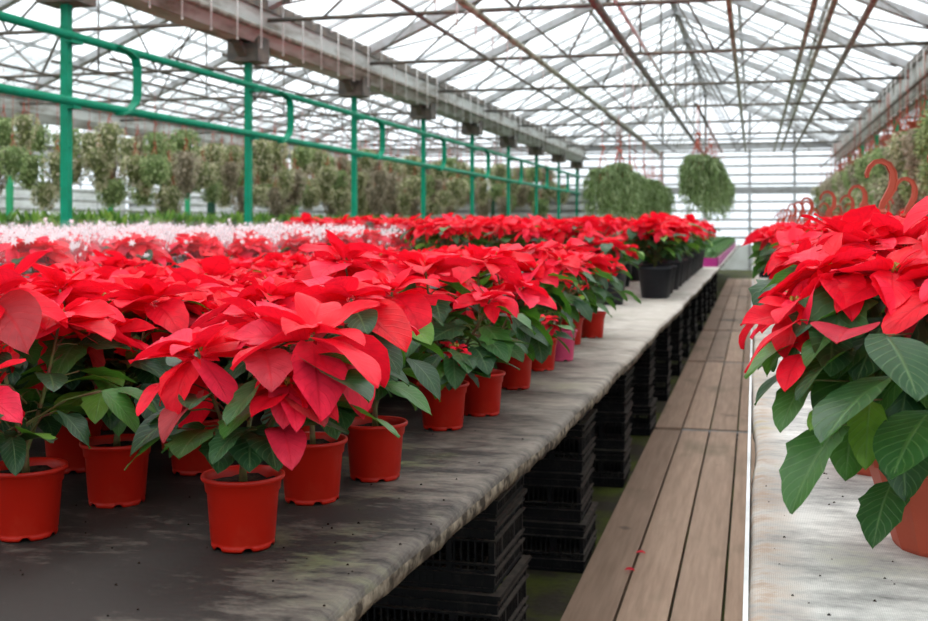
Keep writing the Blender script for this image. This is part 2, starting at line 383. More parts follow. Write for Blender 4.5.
for i in range(4):
    proto = None
    for k, Y in enumerate(tys):
        if k < 2 and i != 2: continue
        lab = 'steel roof truss, %s, %s from the camera' % (bayname[i], ORD[k if i == 2 else k - 2])
        if proto is None: proto = truss(X_LINES[i], X_LINES[i+1], Y, lab, 'roof trusses')
        else: dup(proto, (proto.location.x, Y, TIE), 0, 1, lab, 'roof trusses')

# wind braces: crossed rods under the roof slopes
bp = None
for i in (1, 2):
    for k, Y in enumerate(tys[1:-1]):
        for s in (-1, 1):
            xm = (X_LINES[i] + X_LINES[i+1])/2; xo = xm + s*3.1
            if True:
                b = MB(); h = RT - 0.2 - GT
                b.tube([(0, 0, 0), (-s*1.0*3.0, 3.0, h)], 0.012, 5); b.tube([(-s*3.0, 0, h), (0, 3.0, 0)], 0.012, 5)
                o = b.build('wind_brace', M['steel'], loc=(xo, Y, GT - 0.04))
                tag(o, 'thin crossed bracing rods, %s slope, %s, %s span' % ('left' if s < 0 else 'right', bayname[i], ORD[k]), 'brace', 'wind braces')

# gutters
def gutter(X, lab):
    root = empty('roof_gutter', (X, 0, 0)); tag(root, lab, 'gutter', 'roof gutters')
    g = MB(); z0 = EYE + 1.74; z1 = EYE + 2.06
    prof = [(-.19, z1), (-.21, z1), (-.20, z0 + .12), (-.12, z0), (.12, z0), (.20, z0 + .12), (.21, z1), (.19, z1), (.18, z0 + .13), (.11, z0 + .02), (-.11, z0 + .02), (-.18, z0 + .13)]
    rings = [[g.vert((x, y, z)) for (x, z) in prof] for y in (Y_START, Y_END)]
    n = len(prof)
    for j in range(n): g.face((rings[0][j], rings[0][(j+1) % n], rings[1][(j+1) % n], rings[1][j]))
    g.face(rings[0]); g.face(rings[1][::-1])
    g.build('channel', M['gutter'], root, smooth=False)
    p = MB(); p.beam((-.19, Y_START, z1 + .02), (-.19, Y_END, z1 + .03), .09, .10); p.beam((.19, Y_START, z1 + .03), (.19, Y_END, z1 + .03), .09, .10); p.build('gutter_lip', M['dsteel'], root, smooth=False)
gutter(X_LINES[1], 'grey roof gutter running above the bright green posts of the neighbouring bay')
gutter(X_LINES[2], 'grey weathered roof gutter running above the green posts with the rails')
gutter(X_LINES[3], 'grey roof gutter running above the posts behind the terracotta hooks')
gutter(X_LINES[0], 'grey roof gutter along the glass side wall')
p = MB(); p.tube([(X_LINES[2] + .25, Y_START, EYE + 1.84), (X_LINES[2] + .25, Y_END, EYE + 1.84)], 0.030, 10)
tag(p.build('gutter_pipe', M['rust']), 'brown stained pipe running along the side of the weathered gutter', 'pipe')
p = MB(); p.tube([(X_LINES[3] - .12, Y_START, EYE + 1.66), (X_LINES[3] - .12, Y_END, EYE + 1.66)], 0.04, 10)
tag(p.build('gutter_pipe', M['rust']), 'brown pipe slung under the gutter behind the terracotta hooks', 'pipe')

# posts
def post(X, Y, mm, lab, grp, wdt=0.060, top=1.66, bracket=True):
    root = empty('steel_post', (X, Y, 0)); tag(root, lab, 'post', grp); kids = []
    s = MB(); h = wdt/2
    s.box((-h, -h, 0), (h, h, EYE + top))
    s.box((-h - .012, -h - .012, 0), (h + .012, h + .012, 0.02)); kids.append(s.build('shaft', mm, root, smooth=False))
    if bracket:
        b = MB(); b.box((-.16, -.13, EYE + top - .1), (.16, .13, EYE + top + .16)); b.box((-.1, -.32, EYE + top + .08), (.1, .32, EYE + top + .15))
        for sy in (-1, 1): b.beam((0, sy*.10, EYE + top - .05), (0, sy*.42, EYE + top + .2), .08, .05)
        kids.append(b.build('gutter_bracket', M['dsteel'], root, smooth=False))
        c = MB()
        for z in (1.33, 0.87): c.beam((h, 0, EYE + z - .03), (h + .06, 0, EYE + z - .03), .15 if z > 1 else .10, .035)
        for z in (0.55, 0.95, 1.15): c.tube([(h - .002, -.005, EYE + z), (h + .008, -.005, EYE + z)], 0.010, 8)
        kids.append(c.build('rail_clamp', mm, root, smooth=False))
    return reg(root, *kids)
p0 = None
for n in range(9):
    Y = 7.13 + 3*n; lab = 'green steel post holding the two green rails, %s from the camera' % ORD[n]
    if n == 0: p0 = post(X_LINES[2], Y, M['green'], lab, 'green posts with rails')
    else: dup(p0, (X_LINES[2], Y, 0), 0, 1, lab, 'green posts with rails')
dp = post(-6.6, 29.0, M['green2'], 'dark green steel post standing between the green posts near the end wall', 'green posts with rails', 0.09, 1.3, False)
p1 = None
for n in range(8):
    Y = 10.13 + 3*n; lab = 'bright green post between the hanging baskets of the neighbouring bay, %s along its row' % ORD[n]
    if n == 0: p1 = post(X_LINES[1], Y, M['green3'], lab, 'bright green posts', 0.085, 1.66, False)
    else: dup(p1, (X_LINES[1], Y, 0), 0, 1, lab, 'bright green posts')
p2 = post(-11.2, 22.2, M['green2'], 'dark green post among the baskets of the neighbouring bay', 'bright green posts', 0.13, 1.4, False)
p3 = None
for n in range(6):
    Y = 13.3 + 3*n; lab = 'green post behind the terracotta hooks, %s along its row' % ORD[n]
    if n == 0: p3 = post(X_LINES[3], Y, M['green3'], lab, 'green posts behind the hooks', 0.10, 1.66, False)
    else: dup(p3, (X_LINES[3], Y, 0), 0, 1, lab, 'green posts behind the hooks')

# green rails with C shaped links
RX = X_LINES[2] + 0.075
for z, nm in ((1.33, 'upper'), (0.87, 'lower')):
    r = MB(); r.tube([(RX, Y_START, EYE + z), (RX, Y_END - .3, EYE + z)], 0.031, 12)
    tag(r.build('green_rail', M['green']), '%s green pipe rail running along the row of green posts' % nm, 'rail', 'green rails')
lk = None
for n in range(8):
    Y = 7.13 + 3*n + 0.78
    lab = 'bent green strap joining the two rails, %s from the camera' % ORD[n]
    if lk is None:
        b = MB(); pts = [(0.0, -.30, .475), (0.0, -.12, .455), (0.0, -.03, .42), (0.0, 0, .36), (0.0, 0, .14), (0.0, -.03, .08), (0.0, -.14, .0), (0.0, -.26, -.03)]
        W2 = 0.07
        rings = []
        for i, p in enumerate(pts):
            p = Vector(p); t = (Vector(pts[min(i+1, 7)]) - Vector(pts[max(i-1, 0)])).normalized(); nn = Vector((1, 0, 0)).cross(t)
            rings.append([b.vert(p + Vector((sx*W2/2, 0, 0)) + nn*sn*0.008) for (sx, sn) in ((-1, -1), (1, -1), (1, 1), (-1, 1))])
        for i in range(7):
            for j in range(4): b.face((rings[i][j], rings[i][(j+1) % 4], rings[i+1][(j+1) % 4], rings[i+1][j]))
        b.face(rings[0][::-1]); b.face(rings[-1])
        lk = b.build('rail_strap', M['green'], smooth=False, loc=(RX + .03, Y, EYE + .86)); tag(lk, lab, 'strap', 'green rail straps')
    else:
        c = lk.copy(); COL.objects.link(c); c.location.y = Y; c['label'] = lab

# long pipes under the trusses
for xp, z, r, mm, lab in ((-2.52, 1.93, .035, 'ypipe', 'yellowed pipe with hanging wires, under the trusses nearer the aisle'),
                     (-3.12, 1.95, .022, 'dsteel', 'thin dark pipe under the trusses, between the gutter and the yellowed pipe'),
                     (-1.36, 1.90, .040, 'dsteel', 'thick dark pipe under the trusses, leading to the trailing baskets'),
                     (-1.22, 1.98, .022, 'white', 'thin pale pipe beside the thick dark pipe'),
                     (-.22, 1.95, .028, 'ypipe', 'yellowed pipe under the trusses just beside the ridge line'),
                     (0.53, 1.95, .028, 'ypipe', 'yellowed pipe under the trusses above the aisle'),
                     (0.72, 2.0, .030, 'ypipe', 'stained pale pipe close beside the yellowed pipe over the aisle'),
                     (1.03, 1.93, .032, 'rust', 'brown pipe under the trusses above the terracotta pots')):
    p = MB(); p.tube([(xp*C_, Y_START, EYE + z), (xp*C_, Y_END, EYE + z)], r, 8); tag(p.build('roof_pipe', M[mm]), lab, 'pipe')

# white wires that hang from gutter and pipes
wr = MB(); wr.tube([(0, 0, 0), (0, 0, .468), (-.05, 0, .475), (-.11, 0, .47)], 0.007, 5); wr.tube([(0, 0, 0.0), (0, 0, -.012)], 0.010, 6)
wp = wr.build('hanging_wire', M['wire']); first = True
hcount = {}
def hang(X, Y, z, lab, grp, sc=1):
    hcount[grp] = hcount.get(grp, -1) + 1; lab = lab + ', %s from the camera' % ORD[hcount[grp]]
    global first
    o = wp if first else wp.copy()
    if not first: COL.objects.link(o)
    first = False
    o.location = (X, Y, z); o.scale = (-1 if X > 0 else 1, 1, sc); o['label'] = lab; o['category'] = 'wire'; o['group'] = grp
for k in range(46): hang(X_LINES[2] + .33, 7.2 + .5*k, EYE + 1.64, 'white wire hanging before the weathered gutter over the green posts', 'wires at the gutter over the green posts')
for k in range(34): hang(-2.52*C_, 8.0 + .68*k, EYE + 1.70, 'white wire hanging from the yellowed roof pipe', 'wires on the yellowed pipe', .5)
for k in range(36): hang(X_LINES[3] - .27, 11 + .55*k, EYE + 1.55, 'white wire hanging at the gutter behind the terracotta hooks', 'wires at the gutter behind the hooks', 1.1)
for k in range(14): hang(-1.36*C_, 12.0 + .9*k, EYE + 1.3, 'long white wire hanging from the thick dark pipe', 'wires on the thick dark pipe', 1.3)

# end wall
def wall_back():
    g = MB()
    for i in range(4):
        xa, xb = X_LINES[i], X_LINES[i+1]; xm = (xa + xb)/2
        ids = [g.vert((x, Y_END + .05, z)) for (x, z) in ((xa, 0.5), (xb, 0.5), (xb, GT), (xm, RT), (xa, GT))]; g.face(ids)
    wo = tag(g.build('wall_back', M['wallglass'], smooth=False), kind='structure')
    b = MB()
    for k in range(1, 13):
        z = .62 + .24*k
        b.box((X_LINES[0], Y_END - .03, z - .03), (X_LINES[4], Y_END + .04, z + .03))
    b.build('girt', M['steel'], wo, smooth=False)
    h = MB(); h.box((X_LINES[0], Y_END - .03, EYE + .88), (X_LINES[4], Y_END + .05, EYE + 1.02)); h.box((X_LINES[0], Y_END - .03, GT - .06), (X_LINES[4], Y_END + .05, GT + .04)); h.build('crossbeam', M['steel'], wo, smooth=False)
    v = MB(); x = X_LINES[0]
    while x < X_LINES[4]:
        f = min((x - a) % 6.92 for a in (X_LINES[0],)); xx = min(f, 6.92 - f)/3.46
        v.box((x - .035, Y_END - .05, 0), (x + .035, Y_END + .04, GT + (RT - GT)*xx)); x += 1.153*1.0
    v.build('mullion', M['steel'], wo, smooth=False)
    for i in range(4):
        xa, xb = X_LINES[i], X_LINES[i+1]; xm = (xa + xb)/2
        r = MB(); r.beam((xa, Y_END, GT), (xm, Y_END, RT), .12, .14); r.beam((xb, Y_END, GT), (xm, Y_END, RT), .12, .14); r.build('gable_rafter', M['steel'], wo, smooth=False)
    p = MB(); p.box((X_LINES[0], Y_END - .02, 0), (X_LINES[4], Y_END + .06, .66)); p.box((X_LINES[0], Y_END - .02, .66), (-3.2, Y_END + .06, EYE + 1.0)); p.build('base_panel', M['panel'], wo, smooth=False)
    w2 = MB()
    for k in range(5): w2.box((X_LINES[0], Y_END - .12, EYE + .0 + .22*k), (X_LINES[2] + 1.5, Y_END - .06, EYE + .11 + .22*k))
    w2.build('white_rail', M['white'], wo, smooth=False)
wall_back()
g = MB(); X = X_LINES[0] - .2; g.face([g.vert(p) for p in ((X, Y_START, 1.5), (X, Y_END, 1.5), (X, Y_END, GT), (X, Y_START, GT))])
wo = tag(g.build('wall_left', M['wallglass'], smooth=False), kind='structure')
b = MB(); b.box((X - .05, Y_START, 0), (X + .05, Y_END, 2.2)); b.build('base_panel', M['panel'], wo, smooth=False)
b = MB()
for k in range(8): b.box((X - .02, Y_START, 1.6 + .25*k), (X + .03, Y_END, 1.64 + .25*k))
y = Y_START
while y < Y_END: b.box((X - .03, y, 1.5), (X + .03, y + .05, GT)); y += 1.5
b.build('girt', M['alu'], wo, smooth=False)
# wall at the other side
g = MB(); X = X_LINES[4] + .2; g.face([g.vert(p) for p in ((X, Y_START, 0), (X, Y_END, 0), (X, Y_END, GT), (X, Y_START, GT))])
tag(g.build('wall_right', M['wallglass'], smooth=False), kind='structure')
g = MB(); g.face([g.vert(p) for p in ((X_LINES[0], Y_START, 0), (X_LINES[4], Y_START, 0), (X_LINES[4], Y_START, GT), (X_LINES[0], Y_START, GT))])
tag(g.build('wall_front', M['wallglass'], smooth=False), kind='structure')

# white heating pipes low along the neighbouring bay
for k, (xp, z) in enumerate(((-12.9, .30), (-12.9, .48), (-12.9, .66))):
    p = MB(); p.tube([(xp*C_, 6, EYE + z), (xp*C_, Y_END - .3, EYE + z)], .045, 8)
    for y in range(8, 31, 3) if k == 0 else (): p.box((xp*C_ - .05, y, 0), (xp*C_ - .045, y + .04, EYE + .7))
    tag(p.build('heating_pipe', M['white']), '%s of the white heating pipes beyond the hanging baskets' % ('lowest', 'middle', 'topmost')[k], 'pipe')

# ------------------------------------------------------------------ benches
def bench(edge, xback, name, mm, lab, fold=True, y0=None, thick=.036, rng=None):
    """edge: (xp, d) points along the aisle side; the sheet is wrapped over it"""
    rng = rng or random.Random(4)
    root = empty(name, (0, 0, TZ)); tag(root, lab, 'bench')
    pts = []
    for (a, b) in zip(edge[:-1], edge[1:]):
        pa, pb = XD(*a), XD(*b); n = max(2, int((pb - pa).length/0.045))
        for i in range(n): pts.append(pa.lerp(pb, i/n))
    pts.append(XD(*edge[-1]))
    sgn = -1 if xback < edge[0][0] else 1
    s = MB(); rows = []
    for i, p in enumerate(pts):
        wob = .005*sin(p.y*3.1) + .003*sin(p.y*7.7 + 1) + rng.uniform(-.0006, .0006)
        x = p.x + wob; xb = xback*C_
        r = []
        n_in = 10
        for k in range(n_in + 1):
            f = k/n_in; xx = xb + (x - (-sgn)*.018 - xb)*f
            r.append(s.vert((xx, p.y, .0015*sin(xx*17 + p.y*7) if 0 < k < n_in else 0)))
        for (ox, oz) in ((-.005, -.004), (0, -.014), (.001 + rng.uniform(-.002, .002), -.024 - rng.uniform(0, .004)), (-.003 + rng.uniform(-.003, .001), -thick - rng.uniform(0, .008)), (-.03, -thick - .004)):
            r.append(s.vert((x + (-sgn)*ox, p.y, oz)))
        rows.append(r)
    for a, b in zip(rows[:-1], rows[1:]):
        for k in range(len(a) - 1): s.face((a[k], a[k+1], b[k+1], b[k]) if sgn < 0 else (a[k+1], a[k], b[k], b[k+1]), 1 if k >= n_in + 2 else 0)
    s.build('cover_sheet', [mm, M['edge'] if sgn < 0 else mm], root)
    d = MB()
    a = XD(edge[0][0], edge[0][1]); b = XD(*edge[-1])
    for k in range(4):
        f0, f1 = k/4, (k + 1)/4 - .01
        xs = [xback*C_ + (max(min(q.x for q in pts), -9) - (-sgn)*.03 - xback*C_)*f if sgn < 0 else xback*C_ + (a.x + .05 - xback*C_)*f for f in (f0, f1)]
        d.box((min(xs), a.y, -.038), (max(xs), b.y, -.008))
    d.build('board', M['wood'], root, smooth=False)
    return root
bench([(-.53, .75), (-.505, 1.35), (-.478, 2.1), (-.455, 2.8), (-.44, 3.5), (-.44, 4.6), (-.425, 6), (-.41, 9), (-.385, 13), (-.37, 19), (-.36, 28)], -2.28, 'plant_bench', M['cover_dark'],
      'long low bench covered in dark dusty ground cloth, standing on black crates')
rb = bench([(-.006, .72), (-.004, 2), (-.003, 6), (0, 12), (0, 24)], 1.75, 'plant_bench', M['cover_pale'], 'long bench under pale algae-stained cloth, with the terracotta pots', thick=.03)
tr = MB(); tr.box((-.013, .72, -.10), (-.007, 23, .003)); tr.build('edge_strip', M['white'], rb, smooth=False)
lg = MB()
for y in (1.2, 4, 7, 10, 13, 16, 19, 22):
    for x in (.08, 1.5): lg.box((x, y, -TZ), (x + .05, y + .05, -.03))
lg.build('trestle', M['steel'], rb, smooth=False)
def slab_bench(x0, x1, y0, y1, z, lab, mm):
    r = empty('plant_bench', ((x0 + x1)/2, (y0 + y1)/2, z)); tag(r, lab, 'bench')
    s = MB(); s.box((x0 - r.location.x, y0 - r.location.y, -.04), (x1 - r.location.x, y1 - r.location.y, 0)); s.build('bench_top', mm, r, smooth=False)
    t = MB(); y = y0 + .2
    while y < y1:
        for x in (x0 + .1, x1 - .15): t.box((x - r.location.x, y - r.location.y, -z), (x + .05 - r.location.x, y + .05 - r.location.y, -.03))
        y += 2.4
    t.build('trestle', M['steel'], r, smooth=False)
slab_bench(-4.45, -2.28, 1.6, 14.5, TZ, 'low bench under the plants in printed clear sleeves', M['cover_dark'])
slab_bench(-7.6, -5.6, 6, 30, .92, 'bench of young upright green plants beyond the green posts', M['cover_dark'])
slab_bench(-11.0, -9.6, 12, 30, .80, 'bench of small terracotta pots beneath the hanging baskets', M['white'])

# boardwalk
b = MB(); rng = random.Random(8)
xs = [-.575, -.41, -.25, -.092, .075]
ys = [-.5, 3.28, 6.62, 9.95, 12.9, 16.1, 19.2, 22.4, 25.5]
for i in range(4):
    for j in range(8):
        o = rng.uniform(-.03, .03)
        b.box((xs[i]*C_ + .004, ys[j] + .035, .012), (xs[i+1]*C_ - .006, ys[j+1] - .045, .034 + rng.uniform(0, .004)), c=rng.random())
tag(b.build('boardwalk', M['wood'], smooth=False), 'boardwalk of long brown planks down the aisle between the benches', 'boardwalk')
for j, y in enumerate(ys[1:-1]):
    s = MB(); s.box((-.55, y - .07, 0), (.12, y + .07, .0115)); s.box((-.40, y - .040, .0), (.08, y + .030, .030))
    tag(s.build('concrete_sleeper', M['concrete'], smooth=False), 'pale concrete sleeper across the boardwalk, %s from the camera' % ORD[j], 'sleeper', 'sleepers in the boardwalk')

# ------------------------------------------------------------------ crates
def crate_mesh():
    m = MB(); LX, LY, H = .46, .32, .172
    t = .008
    def rib(lo, hi): m.box(lo, hi)
    for z, o in ((0.0, .0), (.038, .007), (.062, .007), (.118, .008), (.142, .006), (H - .012, .012)):
        hh = .005 if 0 < z < .15 else .010
        rib((-LX/2 - o, -LY/2 - o, z), (LX/2 + o, -LY/2 + t, z + hh)); rib((-LX/2 - o, LY/2 - t, z), (LX/2 + o, LY/2 + o, z + hh))
        rib((-LX/2 - o, -LY/2 + t, z), (-LX/2 + t, LY/2 - t, z + hh)); rib((LX/2 - t, -LY/2 + t, z), (LX/2 + o, LY/2 - t, z + hh))
    # thin walls, lower and upper band solid, middle band slotted
    for (z0, z1) in ((.010, .050), (.124, H - .010)):
        rib((-LX/2 + .004, -LY/2 + .003, z0), (LX/2 - .004, -LY/2 + .006, z1)); rib((-LX/2 + .004, LY/2 - .006, z0), (LX/2 - .004, LY/2 - .003, z1))
        rib((-LX/2 + .003, -LY/2 + .006, z0), (-LX/2 + .006, LY/2 - .006, z1)); rib((LX/2 - .006, -LY/2 + .006, z0), (LX/2 - .003, LY/2 - .006, z1))
    nx, ny = 26, 18
    for i in range(nx + 1):
        x = -LX/2 + .004 + (LX - .016)*i/nx; wd = .014 if i in (0, 6, nx - 6, nx) else .004
        for sy in (-1, 1):
            yy = sy*(LY/2 - .001); rib((x, min(yy, yy - sy*.008), .008), (x + wd, max(yy, yy - sy*.008), H - .008))
    for i in range(ny + 1):
        y = -LY/2 + .004 + (LY - .016)*i/ny; wd = .014 if i in (0, 5, ny - 5, ny) else .004
        for sx in (-1, 1):
            xx = sx*(LX/2 - .001); rib((min(xx, xx - sx*.008), y, .008), (max(xx, xx - sx*.008), y + wd, H - .008))
    for i in range(12):
        y = -LY/2 + .01 + (LY - .03)*i/11; rib((-LX/2 + .008, y, .003), (LX/2 - .008, y + .012, .007))
    for i in range(16):
        x = -LX/2 + .01 + (LX - .03)*i/15; rib((x, -LY/2 + .008, .003), (x + .010, LY/2 - .008, .0065))
    return m
cm = None; rng = random.Random(3)
levels = ['bottom crate', 'second crate up', 'third crate up', 'top crate']
for s in range(13):
    d0 = 2.63 + 1.28*s; near = XD(-.585, d0)
    for l in range(4):
        lab = 'black slatted plastic crate, %s in the %s stack along the bench' % (levels[l], ORD[s])
        if cm is None: o = cm = crate_mesh().build('plastic_crate', M['crate'], smooth=False)
        else: o = cm.copy(); COL.objects.link(o)
        o.location = (near.x - .24 + rng.uniform(-.008, .008), near.y + .17 + rng.uniform(-.006, .006), .001 + l*.1722)
        o.rotation_euler = (0, 0, rng.uniform(-.02, .02)); tag(o, lab, 'crate', 'black crates under the bench')

# ------------------------------------------------------------------ plants
def leaf(mb, base, az, el, Ln, Wd, droop=0.6, fold=0.25, roll=0.0, var=0.5, n=8, mh=2, lobe=0.0, wave=0.06, ph=0.0, m=0, taper=1.0):
    rows = []; c = Vector(base); e = el
    side0 = Vector((-sin(az), cos(az), 0))
    step = Ln/n
    for i in range(n + 1):
        t = i/n
        a = Vector((cos(az)*cos(e), sin(az)*cos(e), sin(e)))
        nrm = side0.cross(a)*-1.0
        nrm = a.cross(side0)
        s = side0*cos(roll) + nrm*sin(roll); nn = nrm*cos(roll) - side0*sin(roll)
        if mh >= 1:
            wv = 2.49*(max(t, 0)**0.55)*((1 - t)**(0.8*taper)) if 0 < t < 1 else 0.0
            if lobe and 0 < t < 1:
                wv += lobe*(max(0, 1 - abs(t - .36)/.09) + .8*max(0, 1 - abs(t - .62)/.09))
            hw = Wd/2*wv
        row = []
        for j in range(-mh, mh + 1):
            q = j/mh
            off = s*(q*hw) + nn*(abs(q)*hw*fold + wave*Ln*sin(t*8 + ph + q*2.2)*abs(q)*.5)
            row.append(mb.vert(c + off, (0.5 + q*.5, t), var))
        rows.append(row)
        c = c + a*step; e -= droop/n
    for a, b in zip(rows[:-1], rows[1:]):
        for k in range(2*mh): mb.face((a[k], a[k+1], b[k+1], b[k]), m)

def head(br, bd, pos, rng, sc, tilt, det, outer=7, inner=6):
    """one flower head: ring of drooping bracts, inner ring of raised ones, buds; tilt = direction the head leans"""
    pos = Vector(pos); n, mh = det
    ta = atan2(tilt[1], tilt[0]); tm = sqrt(tilt[0]**2 + tilt[1]**2)
    a0 = rng.uniform(0, 2*pi)
    for ring, cnt, lr, er, zo in ((0, outer, (.085, .140), (-.45, .30), -.008), (1, inner, (.065, .105), (-.05, .75), .004), (2, 4, (.035, .055), (.4, 1.1), .008)):
        for i in range(cnt):
            az = a0 + ring*.4 + 2*pi*i/cnt + rng.uniform(-.22, .22)
            el = rng.uniform(*er) - tm*cos(az - ta)*1.0
            Ln = rng.uniform(*lr)*sc
            v = rng.random()*.9 if ring else (rng.random()*.9 if rng.random() > .10 else rng.uniform(.9, 1))
            leaf(br, pos + Vector((cos(az)*.008, sin(az)*.008, zo)), az, el, Ln, Ln*rng.uniform(.48, .66), rng.uniform(.1, 1.2), rng.uniform(.08, .42), rng.uniform(-.5, .5), v, n, mh, rng.choice((0, 0, .1, .2)), rng.uniform(.03, .09), rng.uniform(0, 6))
    if bd is not None:
        for i in range(7):
            p = pos + Vector((rng.uniform(-.009, .009), rng.uniform(-.009, .009), .008 + rng.uniform(0, .006)))
            bd.tube([p + Vector((0, 0, -.006)), p, p + Vector((0, 0, .004))], [.0015, .0032, .0012], 6)

def plant(rng, heads, soil_z, det=(8, 2), leaves=8, lsc=1.0, buds=True, lowred=0, droop=(0.3, 1.1), leaf_el=(-.45, .3), skirt=0, extra=(), split=None):
    """heads: list of (x, y, z, size). Returns mesh builders bracts, foliage, stem, buds"""
    br, fo, st, bd = MB(), MB(), MB(), (MB() if buds else None)
    for (kd, p0, p1, wr_, var_, lb_, rl_) in extra:   # single leaves and bracts, from base to tip
        v_ = p1 - p0; Ln = v_.length*1.06; az = atan2(v_.y, v_.x); el = atan2(v_.z, sqrt(v_.x**2 + v_.y**2))
        tb = br if kd == 'r' else fo
        if kd == 'r' and split is not None: tb = MB(); split.append((tb, None))
        leaf(tb, p0, az, el + .3, Ln, Ln*wr_, .6, rng.uniform(.1, .3), rl_, var_, 11, 3, lb_, .04, rng.uniform(0, 6))
        q = Vector((p0.x*.25, p0.y*.25, p0.z - .03)); st.tube([q, q.lerp(p0, .5) + Vector((0, 0, .008)), p0], [.0022, .0018, .0014], 4, cap=False)
    for i in range(skirt):          # lowest leaves, drooping over the pot
        a = i*2.4 + rng.uniform(-.4, .4); z0 = soil_z + rng.uniform(.05, .12); r1 = rng.uniform(.06, .13)
        p = Vector((0, 0, z0 - .01)); q = Vector((r1*cos(a), r1*sin(a), z0 + rng.uniform(.02, .05)))
        st.tube([p, p.lerp(q, .5) + Vector((0, 0, .012)), q], [.0024, .0018, .0014], 4, cap=False)
        Ln = rng.uniform(.09, .13)*lsc
        leaf(fo, q, a, rng.uniform(-.7, -.1), Ln, Ln*rng.uniform(.52, .66), rng.uniform(.5, 1.0), rng.uniform(.05, .3), rng.uniform(-.5, .5),
             rng.random()*.75 if rng.random() < .8 else rng.uniform(.75, 1), det[0], det[1], rng.choice((0, .2, .35)), rng.uniform(.02, .08), rng.uniform(0, 6))
    base = Vector((0, 0, soil_z - .005)); fork = Vector((0, 0, soil_z + .035))
    for hi, (x, y, z, sc) in enumerate(heads):
        hp = Vector((x, y, z)); mid = Vector((x*.55, y*.55, soil_z + (z - soil_z)*.45))
        pts = []
        for i in range(7):
            t = i/6
            pts.append(fork*(1 - t)**2 + mid*2*t*(1 - t) + hp*t*t)
        st.tube([base + Vector((rng.uniform(-.004, .004), rng.uniform(-.004, .004), 0))] + pts, [.0052] + [.0046 - .0004*i for i in range(7)], 6)
        rr = sqrt(x*x + y*y) + 1e-6
        if split is not None: split.append((MB(), MB()))
        head(br if split is None else split[-1][0], bd if split is None else split[-1][1], hp, rng, sc, (x/rr*min(.45, rr*2.6), y/rr*min(.45, rr*2.6)), det)
        out = atan2(y, x)
        g = rng.uniform(0, 6)
        for i in range(leaves):
            t = .18 + .74*(i + rng.random()*.6)/leaves
            p = fork*(1 - t)**2 + mid*2*t*(1 - t) + hp*t*t
            az = g + i*2.4 + rng.uniform(-.3, .3)
            if rr > .05 and rng.random() < .6: az = out + rng.uniform(-1.2, 1.2)
            pl = rng.uniform(.025, .06)*lsc; pe = rng.uniform(.0, .6)
            q = p + Vector((cos(az)*cos(pe), sin(az)*cos(pe), sin(pe)))*pl
            st.tube([p, p.lerp(q, .5) + Vector((0, 0, .003)), q], [.0020, .0016, .0014], 4, cap=False)
            Ln = rng.uniform(.078, .125)*lsc*(1.05 if t > .4 else .85)
            leaf(fo, q, az, rng.uniform(*leaf_el), Ln, Ln*rng.uniform(.5, .64), rng.uniform(*droop), rng.uniform(.05, .35), rng.uniform(-.4, .4),
                 rng.random()*.62 if rng.random() < .84 else rng.uniform(.65, 1), det[0] + 1, det[1], rng.choice((0, .12, .30, .42)), rng.uniform(.02, .08), rng.uniform(0, 6))
        for i in range(lowred):
            az = rng.uniform(0, 2*pi); p = mid.lerp(hp, rng.uniform(.3, .8)); Ln = rng.uniform(.07, .11)
            leaf(br, p + Vector((cos(az), sin(az), 0))*.03, az, rng.uniform(-.5, .1), Ln, Ln*.55, rng.uniform(.5, 1.2), .2, rng.uniform(-.4, .4), rng.uniform(.85, 1.0), det[0], det[1])
    return br, fo, st, bd

def pot_small():
    m = MB(); n = 48
    prof = [(.0430, .006), (.0445, .0), (.0458, .003), (.0462, .007), (.0450, .009), (.0468, .012), (.0520, .080), (.0545, .083), (.0560, .096), (.0590, .098), (.0610, .1005), (.0610, .1045), (.0595, .1060), (.0560, .1050), (.0535, .096), (.050, .080)]
    def zf(i, j): return (.006, .004)[i - 1] if (i in (1, 2) and (j % 8) in (0, 1)) else 0
    r = m.lathe(prof, n, zf=zf); m.disc(r[0], True); return m
def soil(r, z, rng, n=20):
    m = MB(); c = m.vert((0, 0, z + .004)); prev = None
    for k in range(1, 5):
        ring = [m.vert((r*k/4*cos(2*pi*j/n), r*k/4*sin(2*pi*j/n), z + rng.uniform(-.003, .004))) for j in range(n)]
        for j in range(n):
            if prev is None: m.face((c, ring[j], ring[(j+1) % n]))
            else: m.face((prev[j], ring[j], ring[(j+1) % n], prev[(j+1) % n]))
        prev = ring
    return m
_rs = random.Random(77)
POT_ME = pot_small().build('pot', M['redpot']); SOIL_ME = soil(.0525, .091, _rs).build('soil', M['soil'])
POT_PINK = pot_small().build('pot', M['pinkpot'])
def big_pot(mm):
    m = MB(); prof = [(.078, .004), (.082, 0), (.084, .004), (.106, .180), (.112, .182), (.114, .200), (.110, .202), (.104, .198), (.100, .180)]
    r = m.lathe(prof, 32); m.disc(r[0], True); return m.build('pot', mm)
POT_BIG = big_pot(M['blackpot']); SOIL_BIG = soil(.103, .188, _rs).build('soil', M['soil'])
def terra_pot():
    m = MB(); n = 14
    prof = [(.066, .004), (.072, 0), (.076, .006), (.112, .120), (.118, .122), (.120, .140), (.116, .142), (.108, .138), (.100, .115)]
    r = m.lathe(prof, n); m.disc(r[0], True); return m.build('pot', M['terra'], smooth=False)
POT_TERRA = terra_pot(); SOIL_TERRA = soil(.104, .125, _rs).build('soil', M['soil'])
for o in (POT_ME, SOIL_ME, POT_PINK, POT_BIG, SOIL_BIG, POT_TERRA, SOIL_TERRA): COL.objects.unlink(o)
def use(o, parent, name=None):
    c = o.copy(); COL.objects.link(c); c.parent = parent
    return c

